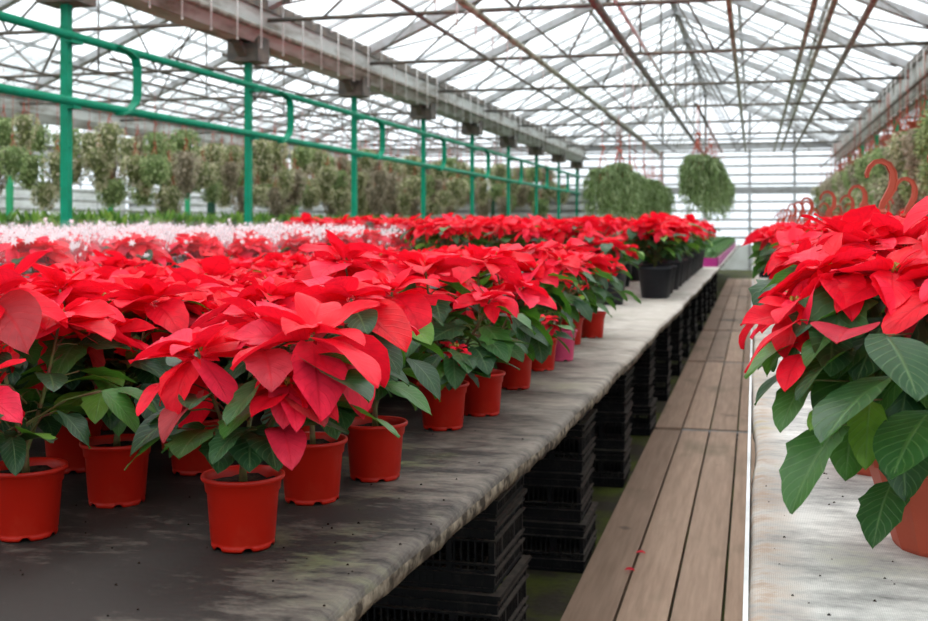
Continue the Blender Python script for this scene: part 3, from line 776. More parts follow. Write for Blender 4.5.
def make_plant(name, rng, heads, potk, label, group, loc, rz=0, det=(8, 2), leaves=8, lsc=1.0, lowred=0, minimal=False, cat='potted plant', **kw):
    root = empty(name, loc, rz); tag(root, label, cat, group)
    pot, so, sz = {'red': (POT_ME, SOIL_ME, .093), 'pink': (POT_PINK, SOIL_ME, .093), 'black': (POT_BIG, SOIL_BIG, .19), 'terra': (POT_TERRA, SOIL_TERRA, .127)}[potk]
    sp_ = [] if 'extra' in kw else None
    br, fo, st, bd = plant(rng, heads, sz, det, leaves, lsc, not minimal, lowred, split=sp_, **kw)
    kids = [use(pot, root)]
    for (hb, hd) in (sp_ or []):
        ho = hb.build('flower_head' if hd else 'bract', M['bract'], root)
        if hd: hd.build('flower_buds', M['bud'], ho)
    if br.v: kids.append(br.build('bracts', M['bract'], root))
    kids.append(fo.build('foliage', M['leaf'], root)); kids.append(st.build('stem', M['stem'], root))
    if not minimal:
        kids.append(use(so, root)); 
        if bd.v: kids.append(bd.build('flower_buds', M['bud'], root))
    return reg(root, *kids)

def ring_heads(rng, n, r, h, sc=(.9, 1.1), hv=.03, centre=True):
    hs = []; a0 = rng.uniform(0, 6)
    if centre: hs.append((rng.uniform(-.02, .02), rng.uniform(-.02, .02), h + hv, rng.uniform(*sc)))
    for i in range(n):
        a = a0 + 2*pi*i/n + rng.uniform(-.3, .3); q = r*rng.uniform(.8, 1.15)
        hs.append((q*cos(a), q*sin(a), h + rng.uniform(-hv, hv), rng.uniform(*sc)))
    return hs

def rel(u, v, d, base):         # picture point -> position relative to a plant's base
    return PV(u, v, d) - base
def on_table(u, d): return W(u, d, -.47)
# hero plants in front: explicit head positions
heroes = [
 ('red', 243, 1.674, [(198, 352, 1.60, .92), (312, 336, 1.60, 1.12), (262, 322, 1.78, .9), (290, 388, 1.56, .55)], 'poinsettia in the nearest red pot, standing forward alone on the dark cloth', 9, 3),
 ('red', 312, 1.95, [(268, 300, 1.98, 1.15), (352, 300, 1.90, 1.15)], 'poinsettia whose red pot stands just behind the nearest pot', 8, 1),
 ('red', 375, 2.12, [(392, 292, 2.15, 1.0), (345, 262, 2.3, 1.1)], 'poinsettia in the dark red pot beside the bench edge, third pot from the front', 8, 0),
 ('red', 26, 1.73, [(-10, 300, 1.75, 1.2), (-35, 385, 1.6, 1.1), (60, 318, 1.85, 1.0)], 'poinsettia in the red pot cut off by the picture edge', 9, 0),
 ('red', 117, 1.93, [(95, 335, 1.95, 1.0), (150, 300, 2.05, 1.15), (60, 290, 2.1, 1.1)], 'poinsettia in the red pot between the nearest pot and the cut-off pot', 9, 0),
 ('red', 443, 2.64, [(425, 268, 2.65, 1.1), (490, 300, 2.62, .8), (455, 350, 2.55, .35)], 'poinsettia in the bright red pot fourth along the bench edge, with big green leaves', 9, 0),
 ('red', 481, 2.83, [(478, 262, 2.9, 1.0), (520, 288, 2.85, .8)], 'poinsettia in the red pot fifth along the bench edge', 8, 0),
 ('red', 514, 3.29, [(535, 270, 3.3, .9), (495, 258, 3.35, 1.0), (545, 322, 3.15, .4)], 'poinsettia in the red pot sixth along the bench edge', 8, 0),
 ('red', 540, 3.70, [(560, 262, 3.7, .9), (525, 252, 3.8, 1.0)], 'poinsettia in the red pot just before the pink pot', 8, 0),
 ('pink', 560, 3.97, [(575, 262, 3.95, .9), (545, 250, 4.1, 1.0)], 'poinsettia in the only pink pot', 8, 0),
 ('red', 569, 4.50, [(590, 262, 4.5, .9), (565, 250, 4.5, 1.0), (580, 290, 4.4, .4)], 'poinsettia in the red pot just past the pink pot', 7, 0),
 ('red', 592, 4.78, [(597, 262, 4.8, .75), (585, 255, 4.85, .7), (610, 262, 4.9, .6)], 'poinsettia in the last red pot, alone at the end of the row', 7, 0),
]
front = []
# leaves and bracts that show singly on the nearest plant: kind, base (u, v, depth), tip (u, v, depth), width ratio, tone, lobes, roll
SINGLE = [('g', 207, 430, 1.62, 180, 460, 1.52, .60, .66, .40, .2), ('g', 249, 428, 1.60, 250, 472, 1.53, .72, .30, .1, 0), ('g', 224, 438, 1.62, 218, 474, 1.54, .6, .45, .35, -.2),
          ('g', 262, 405, 1.60, 226, 440, 1.52, .62, .80, .25, .3), ('g', 178, 428, 1.62, 128, 470, 1.58, .38, .62, .4, .5), ('g', 322, 404, 1.62, 396, 438, 1.55, .34, .70, .3, -.4),
          ('g', 312, 372, 1.60, 366, 404, 1.50, .62, .40, .45, -.2), ('r', 264, 350, 1.56, 272, 392, 1.48, .62, .97, .2, 0), ('r', 286, 396, 1.58, 322, 428, 1.50, .58, .99, .2, -.2),
          ('r', 164, 382, 1.60, 139, 416, 1.54, .40, .5, .0, .2), ('r', 316, 340, 1.56, 375, 388, 1.46, .46, .45, .0, -.25), ('r', 270, 372, 1.60, 320, 398, 1.54, .55, .1, 0, -.2),
          ('g', 300, 350, 1.62, 250, 380, 1.55, .5, .2, .3, .2), ('g', 330, 395, 1.66, 345, 430, 1.58, .6, .35, .3, .1), ('g', 205, 400, 1.66, 150, 425, 1.6, .5, .25, .3, .3), ('r', 212, 370, 1.64, 190, 440, 1.68, .5, .2, 0, .1)]
SINGLE_R = [('g', 842, 425, 1.50, 795, 512, 1.44, .58, .62, .2, .25), ('g', 852, 420, 1.56, 846, 480, 1.50, .62, .72, .1, -.2), ('g', 892, 482, 1.60, 874, 548, 1.52, .48, .45, .2, .1),
            ('g', 893, 378, 1.46, 826, 446, 1.36, .55, .40, .05, .3), ('g', 885, 335, 1.42, 916, 400, 1.34, .78, .35, 0, -.1), ('g', 930, 412, 1.46, 894, 480, 1.38, .66, .40, 0, .1),
            ('g', 805, 360, 1.58, 758, 405, 1.54, .42, .15, 0, .4), ('g', 808, 380, 1.56, 782, 432, 1.50, .5, .68, .1, .2), ('g', 850, 400, 1.50, 812, 432, 1.46, .55, .9, .1, .1),
            ('g', 870, 400, 1.50, 866, 468, 1.46, .5, .93, .1, .2), ('g', 850, 350, 1.52, 800, 400, 1.48, .55, .3, .1, .3), ('g', 880, 330, 1.56, 840, 380, 1.50, .6, .1, 0, .2),
            ('g', 900, 430, 1.58, 905, 500, 1.52, .6, .2, .2, 0), ('g', 925, 350, 1.60, 940, 420, 1.5, .6, .75, .1, 0), ('g', 840, 330, 1.56, 808, 368, 1.5, .5, .7, 0, .3),
            ('r', 800, 355, 1.56, 786, 392, 1.50, .5, .3, 0, .2), ('r', 850, 330, 1.52, 838, 345, 1.44, .9, .96, 0, 0), ('r', 800, 320, 1.56, 748, 372, 1.54, .42, .4, 0, .3)]
def singles(lst, b): return [(k_, PV(a, b_, c) - b, PV(d_, e_, f_) - b, g_, h_, i_, j_) for (k_, a, b_, c, d_, e_, f_, g_, h_, i_, j_) in lst]
for i, (pk, u, d, hs, lab, nl, lr) in enumerate(heroes):
    b = on_table(u, d); rng = random.Random(100 + i)
    hh = [(*rel(hu, hv, hd, b), hs_) for (hu, hv, hd, hs_) in hs]
    make_plant('poinsettia', rng, hh, pk, lab, 'poinsettias in small pots', b, 0, (10, 3) if i < 6 else (8, 2), 5 if i == 0 else nl + 4, .92, 1 if i == 0 else lr, skirt=0 if i == 0 else (6 if i < 5 and i != 2 else 2), extra=singles(SINGLE, b) if i == 0 else ())
    front.append(b)

# the packed rows behind them
G1 = 'packed poinsettias in small red pots'
LAB1 = 'red poinsettia packed in the dense rows behind the front pots of the dark bench'
protos = []
for k in range(7):
    rng = random.Random(300 + k)
    protos.append((rng, ring_heads(rng, 4, .095, .272, (.78, 1.08), .028, True)))
rng = random.Random(5); PR = {}
row = 0; d = 1.95; placed = []
while d < 6.3:
    for c in range(8):
        xp = -.98 - .205*c + (.1 if row % 2 else 0) + rng.uniform(-.03, .03)
        dd = d + rng.uniform(-.04, .04)
        if d > 4.7: xp += .06
        u = 754 + xp*F/dd
        if xp < -2.2 or u < -95: continue
        b = XD(xp, dd, TZ)
        if any((b - f).length < .19 for f in front + placed): continue
        if d > 5.0 and xp > -.95: continue
        LAB1 = 'red poinsettia in the packed small pots, %s row back, %s in from the bench edge' % (ORD[row], ORD[c])
        placed.append(b); k = rng.randrange(7); h = rng.uniform(-.02, .02)
        if k not in PR:
            r, hs = protos[k]; PR[k] = make_plant('poinsettia', r, hs, 'red', LAB1, G1, b, 0, (8, 2), 9, 1.0, skirt=8)
        else: dup(PR[k], b, rng.uniform(0, 6.28), rng.uniform(.94, 1.08), LAB1, G1)
    d += .235; row += 1

# black-potted plants further on
G2 = 'large poinsettias in black pots'
LAB2 = 'large bushy poinsettia packed in the block of black pots beyond the small pots'
PB = []; placed = []
blackspots = [(-.86, 6.75, 0, 0), (-.64, 7.35, 0, 0)]
rng = random.Random(9); d = 7.0; row = 0
while d < 12.6:
    for c in range(10):
        xp = -.64 - .40*c - (.2 if row % 2 and c else 0)
        if row == 0 and c < 1: continue
        if xp < -4.5: continue
        if xp < -2.15 and d < 8.5: continue
        if 754 + xp*F/d < 305: continue
        blackspots.append((xp, d + rng.uniform(-.04, .04), row, c))
    d += .44; row += 1
for i, (xp, dd, br_, bc_) in enumerate(blackspots):
    b = XD(xp, dd, TZ)
    lab, grp = 'large poinsettia in the black pot block, %s row back, %s in from the bench edge' % (ORD[br_], ORD[bc_]), G2
    if i == 0: lab, grp = 'low black-potted poinsettia standing just past the last small red pot', None
    if i == 1: lab, grp = 'black-potted poinsettia at the bench edge, corner of the large block', None
    if len(PB) < 5 and i >= len(PB):
        r = random.Random(500 + i); H = .445 if i else .35
        hs = ring_heads(r, 6, .17, H, (.80, .98), .03) if i else ring_heads(r, 4, .10, H, (.75, .95), .02)
        PB.append(make_plant('poinsettia', r, hs, 'black', lab, grp, b, 0, (6, 1), 7, 1.1, minimal=True))
    else: dup(PB[rng.randrange(1, 5)], b, rng.uniform(0, 6.28), rng.uniform(.94, 1.06), lab, grp)

# sleeved plants with white snowflake print
def sleeve_mesh(rng):
    m = MB(); n = 28; H = 7
    def R(t): return .062 + .105*t**1.15
    rows = []
    for i in range(H + 1):
        t = i/H
        row = []
        for j in range(n):
            a = 2*pi*j/n; z = .01 + .44*t + (.022*sin(3*a + 1) + .018*sin(5*a))*(t**4)
            r = R(t)*(1 + .06*sin(4*a + 2)*t + .03*sin(9*a)*t)
            row.append(m.vert((r*cos(a), r*sin(a), z)))
        rows.append(row)
    for a, b in zip(rows[:-1], rows[1:]):
        for j in range(n): m.face((a[j], a[(j+1) % n], b[(j+1) % n], b[j]))
    cnt = 76
    for k in range(cnt):
        t = 1 - (rng.random()**1.05)*.60 if k > 26 else rng.uniform(.90, 1.0)
        a = rng.uniform(0, 2*pi); r = R(t)*(1 + .06*sin(4*a + 2)*t + .03*sin(9*a)*t) + .0015; z = .01 + .44*t + (.022*sin(3*a + 1) + .018*sin(5*a))*(t**4)
        s = rng.uniform(.009, .019); c = Vector((r*cos(a), r*sin(a), z)); sd = Vector((-sin(a), cos(a), 0)); up = Vector((cos(a)*.28, sin(a)*.28, .96)); ro = rng.uniform(0, 1)
        ids = []
        for q in range(12):
            rr = s if q % 2 == 0 else s*.42
            ids.append(m.vert(c + sd*(rr*cos(ro + q*pi/6)) + up*(rr*sin(ro + q*pi/6))))
        m.face(ids, 1)
    return m
G3 = 'poinsettias in snowflake printed sleeves'
LAB3 = 'poinsettia wrapped in a clear sleeve printed with white snowflakes'
PS = []; rng = random.Random(12); row = 0; d = 3.45
while d < 8.35:
    for c in range(9):
        xp = -2.52 - .275*c - (.13 if row % 2 else 0); dd = d + rng.uniform(-.03, .03)
        if 754 + xp*F/dd < -60 or xp < -4.5: continue
        b = XD(xp, dd, TZ)
        LAB3 = 'poinsettia in clear snowflake printed sleeve, %s row back, %s in from the aisle side' % (ORD[row], ORD[c])
        if len(PS) < 4:
            r = random.Random(700 + len(PS))
            root = make_plant('poinsettia', r, ring_heads(r, 3, .065, .355, (.8, 1.0), .03), 'red', LAB3, G3, b, 0, (6, 1), 5, .9, minimal=True)
            KIDS[root.name].append(sleeve_mesh(r).build('sleeve', [M['film'], M['print']], root)); PS.append(root)
        else: dup(PS[rng.randrange(4)], b, rng.uniform(0, 6.28), rng.uniform(.96, 1.05), LAB3, G3)
    d += .285; row += 1

# ------------------------------------------------------------------ terracotta pots with hook hangers on the pale bench
def hanger(parent, pot_top=.14, r=.112, neck=.495, rods=True, drop=0.0):
    m = MB()
    for k in range(3):
        a = 2*pi*k/3 + .5
        m.tube([(r*cos(a), r*sin(a), pot_top - .01), (r*.62*cos(a), r*.62*sin(a), pot_top + (neck - pot_top)*.5), (.008*cos(a), .008*sin(a), neck)], .0028, 6)
    m.lathe([(.0, neck - .004), (.011, neck - .004), (.013, neck), (.011, neck + .006), (0, neck + .006)], 12)
    path = [(0.0, .0), (.006, .018), (.014, .030), (.022, .045), (.025, .060), (.024, .076), (.016, .091), (.003, .098), (-.010, .096), (-.020, .086), (-.025, .073), (-.024, .066)]
    path = [(x + .0, z + neck) for (x, z) in path]
    wd = [.005, .0055, .0070, .0078, .0074, .0064, .0055, .005, .0045, .004, .0035, .003]
    def ribbon(w0, w1, th):
        rings = []
        for i, (x, z) in enumerate(path):
            x0, z0 = path[max(i-1, 0)]; x1, z1 = path[min(i+1, len(path) - 1)]
            t = Vector((x1 - x0, 0, z1 - z0)).normalized(); nn = Vector((t.z, 0, -t.x))
            p = Vector((x, 0, z))
            rings.append([m.vert(p + nn*(wd[i]*a) + Vector((0, b*th, 0))) for (a, b) in ((w0, -1), (w1, -1), (w1, 1), (w0, 1))])
        for i in range(len(path) - 1):
            for j in range(4): m.face((rings[i][j], rings[i][(j+1) % 4], rings[i+1][(j+1) % 4], rings[i+1][j]))
        m.face(rings[0][::-1]); m.face(rings[-1])
    ribbon(-1, 1, .0018); ribbon(-1, -.7, .0048); ribbon(.7, 1, .0048)
    return m
HANG = hanger(None).build('hanger', M['terra'], smooth=False); COL.objects.unlink(HANG)

hero_r = [
 (948, 1.66, [(892, 275, 1.58, 1.05), (828, 270, 1.64, 1.0), (798, 308, 1.62, .72), (1004, 190, 1.62, 1.1), (965, 285, 1.5, 1.05), (850, 245, 1.75, .95), (905, 248, 1.75, .95)], 'poinsettia in a faceted terracotta pot, nearest on the pale bench, cut by the picture edge'),
 (880, 2.19, [(800, 262, 2.2, 1.0), (850, 240, 2.2, 1.0), (905, 245, 2.2, 1.0), (790, 300, 2.1, .9), (880, 238, 2.3, 1)], 'poinsettia hung on the tallest looking terracotta hook, behind the nearest one'),
 (905, 3.02, [(860, 240, 3.0, 1.0), (930, 235, 3.0, 1.1), (905, 228, 3.1, 1.0), (830, 250, 3.0, 1.0)], 'poinsettia whose hook rises close beside the tallest looking hook'),
 (857, 3.60, [(820, 235, 3.6, 1.0), (870, 230, 3.6, 1.1), (795, 248, 3.5, 1.1), (840, 228, 3.7, 1.0)], 'poinsettia with the third hook from the picture edge'),
]
for i, (u, d, hs, lab) in enumerate(hero_r):
    b = on_table(u, d); rng = random.Random(921 + i)
    hh = [(*rel(a, v, dd, b), s) for (a, v, dd, s) in hs]
    root = make_plant('poinsettia', rng, hh, 'terra', lab, 'poinsettias in terracotta pots', b, 0, (10, 3) if i < 2 else (8, 2), 11, 1.05, 1 if i == 0 else 0, droop=(.4, 1.2), leaf_el=(-.8, .15), skirt=14, extra=singles(SINGLE_R, b) if i == 0 else ())
    h = use(HANG, root); h.rotation_euler = (0, 0, TH*.6)
G4 = 'terracotta potted poinsettias further down the pale bench'
LAB4 = 'poinsettia in a hooked terracotta pot, packed further down the pale bench'
spots = [(.27, 4.2, 0, 0), (.39, 4.8, 1, 0), (.24, 5.2, 2, 0), (.27, 5.85, 3, 0), (.62, 5.3, 2, 1), (.70, 4.3, 0, 1)]
rng = random.Random(21); d = 6.2; row = 0
while d < 13:
    for c in range(4): spots.append((.24 + .36*c + (.17 if row % 2 else 0), d + rng.uniform(-.05, .05), row + 4, c))
    d += .5; row += 1
PT = []
for i, (xp, dd, br_, bc_) in enumerate(spots):
    b = XD(xp, dd, TZ)
    LAB4 = 'terracotta potted poinsettia packed down the pale bench, %s row back, %s from the aisle' % (ORD[br_], ORD[bc_])
    if len(PT) < 3:
        r = random.Random(950 + i)
        root = make_plant('poinsettia', r, ring_heads(r, 5, .15, .40, (.9, 1.1), .035), 'terra', LAB4, G4, b, 0, (7, 2), 7, 1.1, minimal=True)
        h = use(HANG, root); KIDS[root.name].append(h); PT.append(root)
    else: dup(PT[rng.randrange(3)], b, rng.uniform(-.4, .4) + (pi if rng.random() < .25 else 0), rng.uniform(.96, 1.03), LAB4, G4)

# ------------------------------------------------------------------ hanging baskets
def ball(rng, n, size, shape, mm, ls=(.03, .055), core=True):
    m = MB()
    for k in range(n):
        a = rng.uniform(0, 2*pi); s = rng.random()
        r, z = shape(s); f = rng.uniform(.80, 1.06)*(1 + .12*sin(a*3 + s*5))
        p = Vector((r*f*cos(a), r*f*sin(a), z + rng.uniform(-.02, .02)))
        leaf(m, p, a + rng.uniform(-.9, .9), rng.uniform(-1.3, .6), rng.uniform(*ls), rng.uniform(.5, .7)*ls[0], .8, .2, rng.uniform(-.8, .8), rng.random(), 2, 1)
    rng2 = random.Random(1)
    rings = []
    for i in range(9):
        r, z = shape(i/8); rings.append([m.vert((r*.66*cos(2*pi*j/14), r*.66*sin(2*pi*j/14), z), (.2, .3), .1) for j in range(14)])
    for a, b in zip(rings[:-1], rings[1:]):
        for j in range(14): m.face((a[j], a[(j+1) % 14], b[(j+1) % 14], b[j]))
    return m
def sh_round(s): 
    z = .16 - .46*s; r = .21*sqrt(max(.02, 1 - ((s - .42)/.60)**2)); return r, z
def sh_tail(s):
    z = .16 - .62*s; r = .21*(1 - s)**.55*min(1, .45 + 3.2*s) + .02; return r, z
def basket(name, rng, shape, n, mm, lab, grp, loc, wire=.35, ls=(.04, .065), cat='hanging basket'):
    root = empty(name, loc); tag(root, lab, cat, grp)
    k = [ball(rng, n, 1, shape, mm, ls).build('foliage', mm, root)]
    p = MB(); r = p.lathe([(.07, -.10), (.075, -.10), (.115, .04), (.12, .05), (.11, .05), (.10, .02)], 16); p.disc(r[0], True); p.disc(r[-1]); k.append(p.build('pot', M['terra'], root))
    h = MB()
    for q in range(3):
        a = 2*pi*q/3; h.tube([(.11*cos(a), .11*sin(a), .045), (0, 0, .28)], .005, 4)
    h.tube([(0, 0, .27), (.02, 0, .30), (.025, 0, .33), (0, 0, .36), (-.02, 0, .34)], .010, 5)
    if wire: h.tube([(0, 0, .35), (0, 0, .35 + wire)], .004, 4)
    k.append(h.build('hanger', M['terra'], root)); return reg(root, *k)
G5 = 'hanging baskets in the neighbouring bay'
LAB5 = 'grey-green hanging basket of small variegated leaves, hung in tiers beyond the green rails'
HB = []; rng = random.Random(33)
rows_ = [(-10.7, 14.0), (-10.0, 14.6), (-9.2, 16.5), (-8.4, 19.0), (-7.6, 22.0), (-6.8, 24.5), (-6.1, 27), (-5.5, 29)]
cnt = 0
for ri, (xp, d0) in enumerate(rows_):
    d = d0 + rng.uniform(0, .3); kk = 0
    while XD(xp, d).y < 30.8 and cnt < 290:
        for tier, z in enumerate((1.32, .92, .58)):
            if tier == 2 and rng.random() < .35: continue
            b = XD(xp + rng.uniform(-.12, .12) + (.25 if tier == 1 else 0), d + rng.uniform(-.15, .15) + (.4 if tier == 1 else 0), EYE + z + rng.uniform(-.08, .08))
            cnt += 1
            LAB5 = '%s tier grey-green basket beyond the rails, %s row from the far side, %s along' % (('upper', 'middle', 'lower')[tier], ORD[ri], ORD[kk])
            if len(HB) < 4:
                r = random.Random(40 + len(HB)); HB.append(basket('hanging_basket', r, (sh_round, sh_tail)[len(HB) % 2], 520, M[('hedge', 'hedge', 'hedge_green', 'hedge_tan')[len(HB)]], LAB5, G5, b, .62, (.055, .085)))
            else: dup(HB[rng.randrange(4)], b, rng.uniform(0, 6), rng.uniform(.76, 1.0), LAB5, G5)
        d += .95; kk += 1
    p = MB(); p.tube([(xp*C_, 12, EYE + 1.96), (xp*C_, Y_END, EYE + 1.96)], .02, 6)
    tag(p.build('roof_pipe', M['dsteel']), 'thin pipe carrying basket row %s beyond the green rails, counted from the far side' % ORD[ri], 'pipe', 'pipes over the baskets')
G6 = 'hanging baskets beside the aisle'
LAB6 = 'grey-green hanging basket in the tiers above and behind the terracotta hooks'
for (xp, d0) in ((1.75, 10.2), (2.75, 14), (3.5, 17.5)):
    d = d0; kk = 0
    while XD(xp, d).y < 30.5:
        for z in (.86, .47):
            LAB6 = '%s tier grey-green basket behind the terracotta hooks, %s row from the aisle, %s along' % ('upper' if z > .6 else 'lower', ORD[int((xp - 1.5)/.85)], ORD[kk])
            dup(HB[rng.randrange(4)], XD(xp + rng.uniform(-.08, .08), d + rng.uniform(-.1, .1), EYE + z + rng.uniform(-.05, .05)), rng.uniform(0, 6), rng.uniform(.78, .98), LAB6, G6)
        d += .58 if xp < 2 else .9
        kk += 1
    p = MB(); p.tube([(xp*C_, 7, EYE + 1.52), (xp*C_, Y_END, EYE + 1.52)], .02, 6)
    tag(p.build('roof_pipe', M['dsteel']), 'thin pipe carrying the %s row of baskets behind the terracotta hooks' % ORD[int((xp - 1.5)/.85)], 'pipe')
# empty terracotta pots under that gutter
ep = empty('hanging_pot', (0, 0, 0)); tag(ep, 'x', 'hanging pot', 'terracotta pots hung under the gutter')
p = MB(); r = p.lathe([(.07, -.10), (.075, -.10), (.115, .04), (.12, .05), (.11, .05), (.07, -.08)], 14); p.disc(r[0], True); k1 = p.build('pot', M['terra'], ep)
h = MB()
for q in range(3): a = 2*pi*q/3; h.tube([(.11*cos(a), .11*sin(a), .045), (0, 0, .30)], .006, 4)
h.tube([(0, 0, .29), (.02, 0, .33), (0, 0, .36), (-.02, 0, .34)], .011, 5); k2 = h.build('hanger', M['terra'], ep); reg(ep, k1, k2)
LAB7 = 'terracotta pot with hanger, hung high under the gutter behind the hooks'
ep['label'] = 'terracotta pot with hanger under the gutter behind the hooks, first from the camera'; ep.location = (X_LINES[3] - .12, 13.0, EYE + 1.30)
for k in range(1, 32): dup(ep, (X_LINES[3] - .12 + rng.uniform(-.05, .05), 13.0 + .56*k, EYE + 1.30 + rng.uniform(-.12, .02)), rng.uniform(0, 6), 1, 'terracotta pot with hanger under the gutter behind the hooks, %s from the camera' % ORD[k])

# trailing green baskets in two rows
def trail_basket(rng, lab, grp, loc):
    root = empty('trailing_basket', loc); tag(root, lab, 'hanging basket', grp); m = MB()
    for k in range(300):
        a = rng.uniform(0, 2*pi); r0 = .10*sqrt(rng.random()); r1 = .10 + .17*rng.random(); dr = rng.uniform(.15, .78)*(1 + .22*sin(a*2 + 1))
        tw = rng.uniform(-.3, .3); v = rng.random()
        for i in range(8):
            t = (i + rng.random())/8; rr = r0 + (r1 - r0)*min(1, t*1.8)**.8; z = .08 + .10*sin(min(1, t*2.4)*pi)*.6 - dr*t**1.3
            q = Vector((rr*cos(a + tw*t), rr*sin(a + tw*t), z))
            leaf(m, q, a + rng.uniform(-1.3, 1.3), rng.uniform(-1.5, -.4), rng.uniform(.06, .11), rng.uniform(.014, .024), .4, .2, rng.uniform(-.8, .8), max(0, min(1, v + rng.uniform(-.3, .3))), 2, 1)
    k = [m.build('foliage', M['trail'], root)]
    p = MB(); r = p.lathe([(.07, -.10), (.075, -.10), (.115, .04), (.12, .05), (.11, .05), (.10, .02)], 16); p.disc(r[0], True); p.disc(r[-1]); k.append(p.build('pot', M['terra'], root))
    h = MB()
    for q in range(3): a = 2*pi*q/3; h.tube([(.11*cos(a), .11*sin(a), .045), (0, 0, .34)], .006, 4)
    h.tube([(0, 0, .33), (.03, 0, .38), (0, 0, .43), (-.03, 0, .40)], .012, 5); h.tube([(0, 0, .42), (0, 0, .8)], .005, 4)
    k.append(h.build('hanger', M['terra'], root)); return reg(root, *k)
T = []
for (a, b, n, lab, grp, zo) in (((606, 173, 15.5), (660, 191, 26), 15, 'trailing green basket in the row hung nearer the green posts', 'trailing baskets nearer the posts', .0),
                            ((696, 159, 16.5), (722, 184, 29), 15, 'trailing green basket in the row hung beside the aisle', 'trailing baskets beside the aisle', .05)):
    pa, pb = PV(*a), PV(*b)
    for k in range(n):
        q = pa.lerp(pb, k/(n - 1)); q.x += rng.uniform(-.1, .1); q.z += rng.uniform(-.07, .07); lb = lab + ', %s from the camera' % ORD[k]
        if len(T) < 3: T.append(trail_basket(random.Random(60 + k), lb, grp, q))
        else: dup(T[k % 3], q, rng.uniform(0, 6), rng.uniform(.85, 1.1), lb, grp)
    p = MB(); p.tube([pa + Vector((0, 0, .80)), pb + Vector((0, 0, .80))], .022, 6)
    tag(p.build('basket_pipe', M['dsteel']), 'thin pipe that carries the %s' % grp, 'pipe')

# upright young plants on the bench beyond the posts
def tuft(rng, lab, grp, loc):
    root = empty('young_plant', loc); tag(root, lab, 'potted plant', grp); m = MB()
    for k in range(26):
        a = rng.uniform(0, 2*pi); leaf(m, (rng.uniform(-.05, .05), rng.uniform(-.05, .05), .10), a, rng.uniform(1.05, 1.5), rng.uniform(.24, .36), .05, rng.uniform(.1, .5), .3, rng.uniform(-.5, .5), rng.random(), 4, 1)
    k = [m.build('foliage', M['spike'], root)]
    p = MB(); r = p.lathe([(.045, 0), (.06, .10), (.063, .11), (.058, .11)], 12); p.disc(r[0], True); p.disc(r[-1]); k.append(p.build('pot', M['blackpot'], root)); return reg(root, *k)
TU = []; G8 = 'upright young plants beyond the green posts'; LAB8 = 'upright young green plant in the band beyond the green posts'
for k in range(90):
    for c in range(3):
        q = Vector((-5.75 - .28*c, 8.6 + .225*k, .92))
        if c and k > 48 or k > 88: continue
        LAB8 = 'upright green young plant beyond the green posts, %s of the %s line from the aisle' % ((ORD + ['fifty-' + z for z in ORD0[:9]] + ['sixtieth'] + ['sixty-' + z for z in ORD0[:9]] + ['seventieth'] + ['seventy-' + z for z in ORD0[:9]] + ['eightieth'] + ['eighty-' + z for z in ORD0[:9]])[k], ORD[c])
        if len(TU) < 3: TU.append(tuft(random.Random(80 + len(TU)), LAB8, G8, q))
        else: dup(TU[rng.randrange(3)], q, rng.uniform(0, 6), rng.uniform(.85, 1.08), LAB8, G8)
# small terracotta pots further off
pp = MB(); r = pp.lathe([(.075, 0), (.105, .16), (.115, .17), (.115, .20), (.10, .20)], 14); pp.disc(r[0], True); pp.disc(r[-1])
tp = pp.build('terracotta_pot', M['terra']); LAB9 = 'small terracotta pot on the bench beneath the hanging baskets'
tag(tp, LAB9, 'pot', 'pots beneath the baskets'); tp.location = (-9.8, 13, .80); tp['label'] = LAB9 + ', first from the camera'
for k in range(1, 50):
    c = tp.copy(); c['label'] = LAB9 + ', %s from the camera' % ORD[k]; COL.objects.link(c); c.location = (-9.8 - .5*(k % 2), 13 + .28*k, .80)
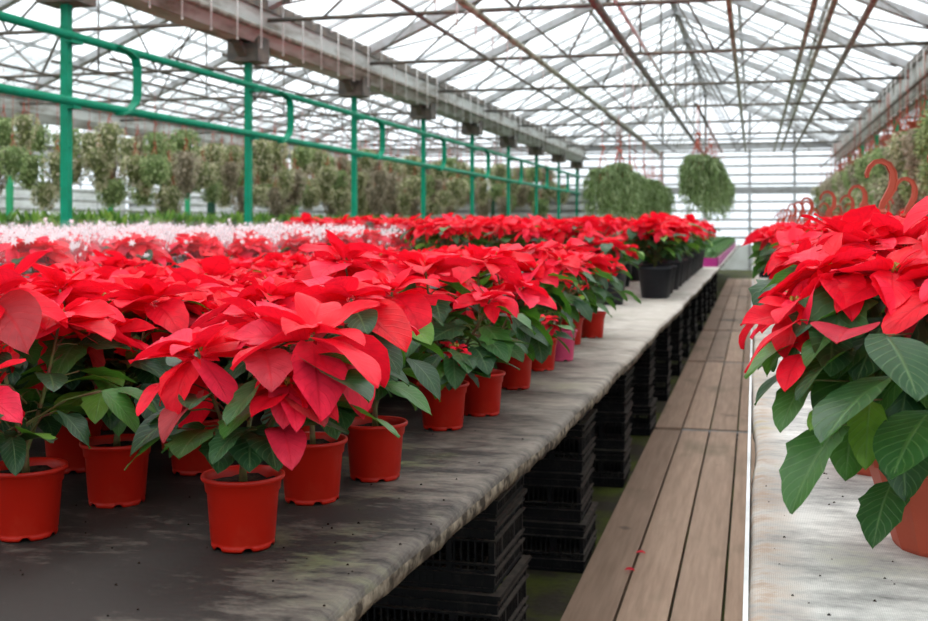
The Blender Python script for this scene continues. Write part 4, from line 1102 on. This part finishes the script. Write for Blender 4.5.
# seedling trays on the far part of the dark bench
def tray(loc, lab):
    root = empty('seedling_tray', loc); tag(root, lab, 'tray', 'magenta seedling trays'); rng = random.Random(2)
    t = MB(); t.box((-.20, -.48, 0), (.20, .48, .01)); 
    for s in (-1, 1):
        t.box((min(s*.20, s*.21), -.49, 0), (max(s*.20, s*.21), .49, .10)); t.box((-.21, min(s*.48, s*.49), 0), (.21, max(s*.48, s*.49), .10))
    t.box((-.225, -.50, .092), (-.20, .50, .105)); t.box((.20, -.50, .092), (.225, .50, .105))
    k = [t.build('tray_body', M['magenta'], root, smooth=False)]
    s = MB(); s.box((-.199, -.479, .01), (.199, .479, .085)); k.append(s.build('soil', M['soil'], root, smooth=False))
    m = MB()
    for q in range(520):
        leaf(m, (rng.uniform(-.2, .2), rng.uniform(-.48, .48), .085 + rng.uniform(0, .12)*(.6 + .4*sin(q*.37))), rng.uniform(0, 6.3), rng.uniform(-.2, 1.2), rng.uniform(.04, .08), .035, .6, .2, 0, rng.random(), 2, 1)
    k.append(m.build('foliage', M['seed'], root)); return reg(root, *k)
t0 = None
for k in range(12):
    for c in range(3):
        q = XD(-.62 - .47*c, 13.3 + 1.02*k, TZ); q.x += .012*k*0
        lab = 'magenta tray of green seedlings, %s down the bench, in the %s line from the aisle' % (ORD[k], ORD[c])
        if t0 is None: t0 = tray(q, lab)
        else: dup(t0, q, 0, 1, lab)
# yellow-green plant at the far end of the pale bench
root = empty('variegated_plant', XD(.10, 10.2, TZ)); tag(root, 'small yellow-green plant at the aisle edge of the pale bench', 'potted plant')
m = MB(); rng2 = random.Random(5)
for q in range(120): leaf(m, (0, 0, .12 + rng2.uniform(0, .12)), rng2.uniform(0, 6.3), rng2.uniform(-.1, 1.3), rng2.uniform(.08, .15), .06, .9, .2, 0, rng2.uniform(.6, 1), 4, 1)
m.build('foliage', M['spike'], root)
p = MB(); r = p.lathe([(.05, 0), (.07, .12), (.075, .13), (.065, .13)], 16); p.disc(r[0], True); p.disc(r[-1]); p.build('pot', M['blackpot'], root)

# fallen petals on the planks
for i, (u, v, az, lab) in enumerate(((641, 555, .3, 'fallen red petal on the boardwalk, the farther of the two'), (630, 572, .1, 'fallen red petal on the boardwalk, the nearer of the two'))):
    d = 1.165*F/(v - 225); q = W(u, d, -1.163)
    m = MB(); leaf(m, (-.018, 0, .004), az, .2, .036, .02, .6, .4, .2, .7, 5, 2)
    tag(m.build('fallen_petal', M['bract'], loc=q), lab, 'petal', 'fallen petals')
# crumbs of soil on the cloths
rng = random.Random(14); m = MB()
for k in range(150):
    if k < 110: q = XD(rng.uniform(-1.25, -.5), rng.uniform(1.15, 2.6), TZ + .001)
    else: q = XD(rng.uniform(.02, .25), rng.uniform(1.2, 2.2), TZ + .001)
    s = rng.uniform(.0006, .0020)
    m.tube([q, q + Vector((s, s*.6, s*.6)), q + Vector((2*s, 0, .0))], [s*.5, s*.8, s*.3], 5)
tag(m.build('soil_crumbs', M['soil']), 'crumbs of potting soil scattered on the bench cloths', 'soil crumbs', kind='stuff')
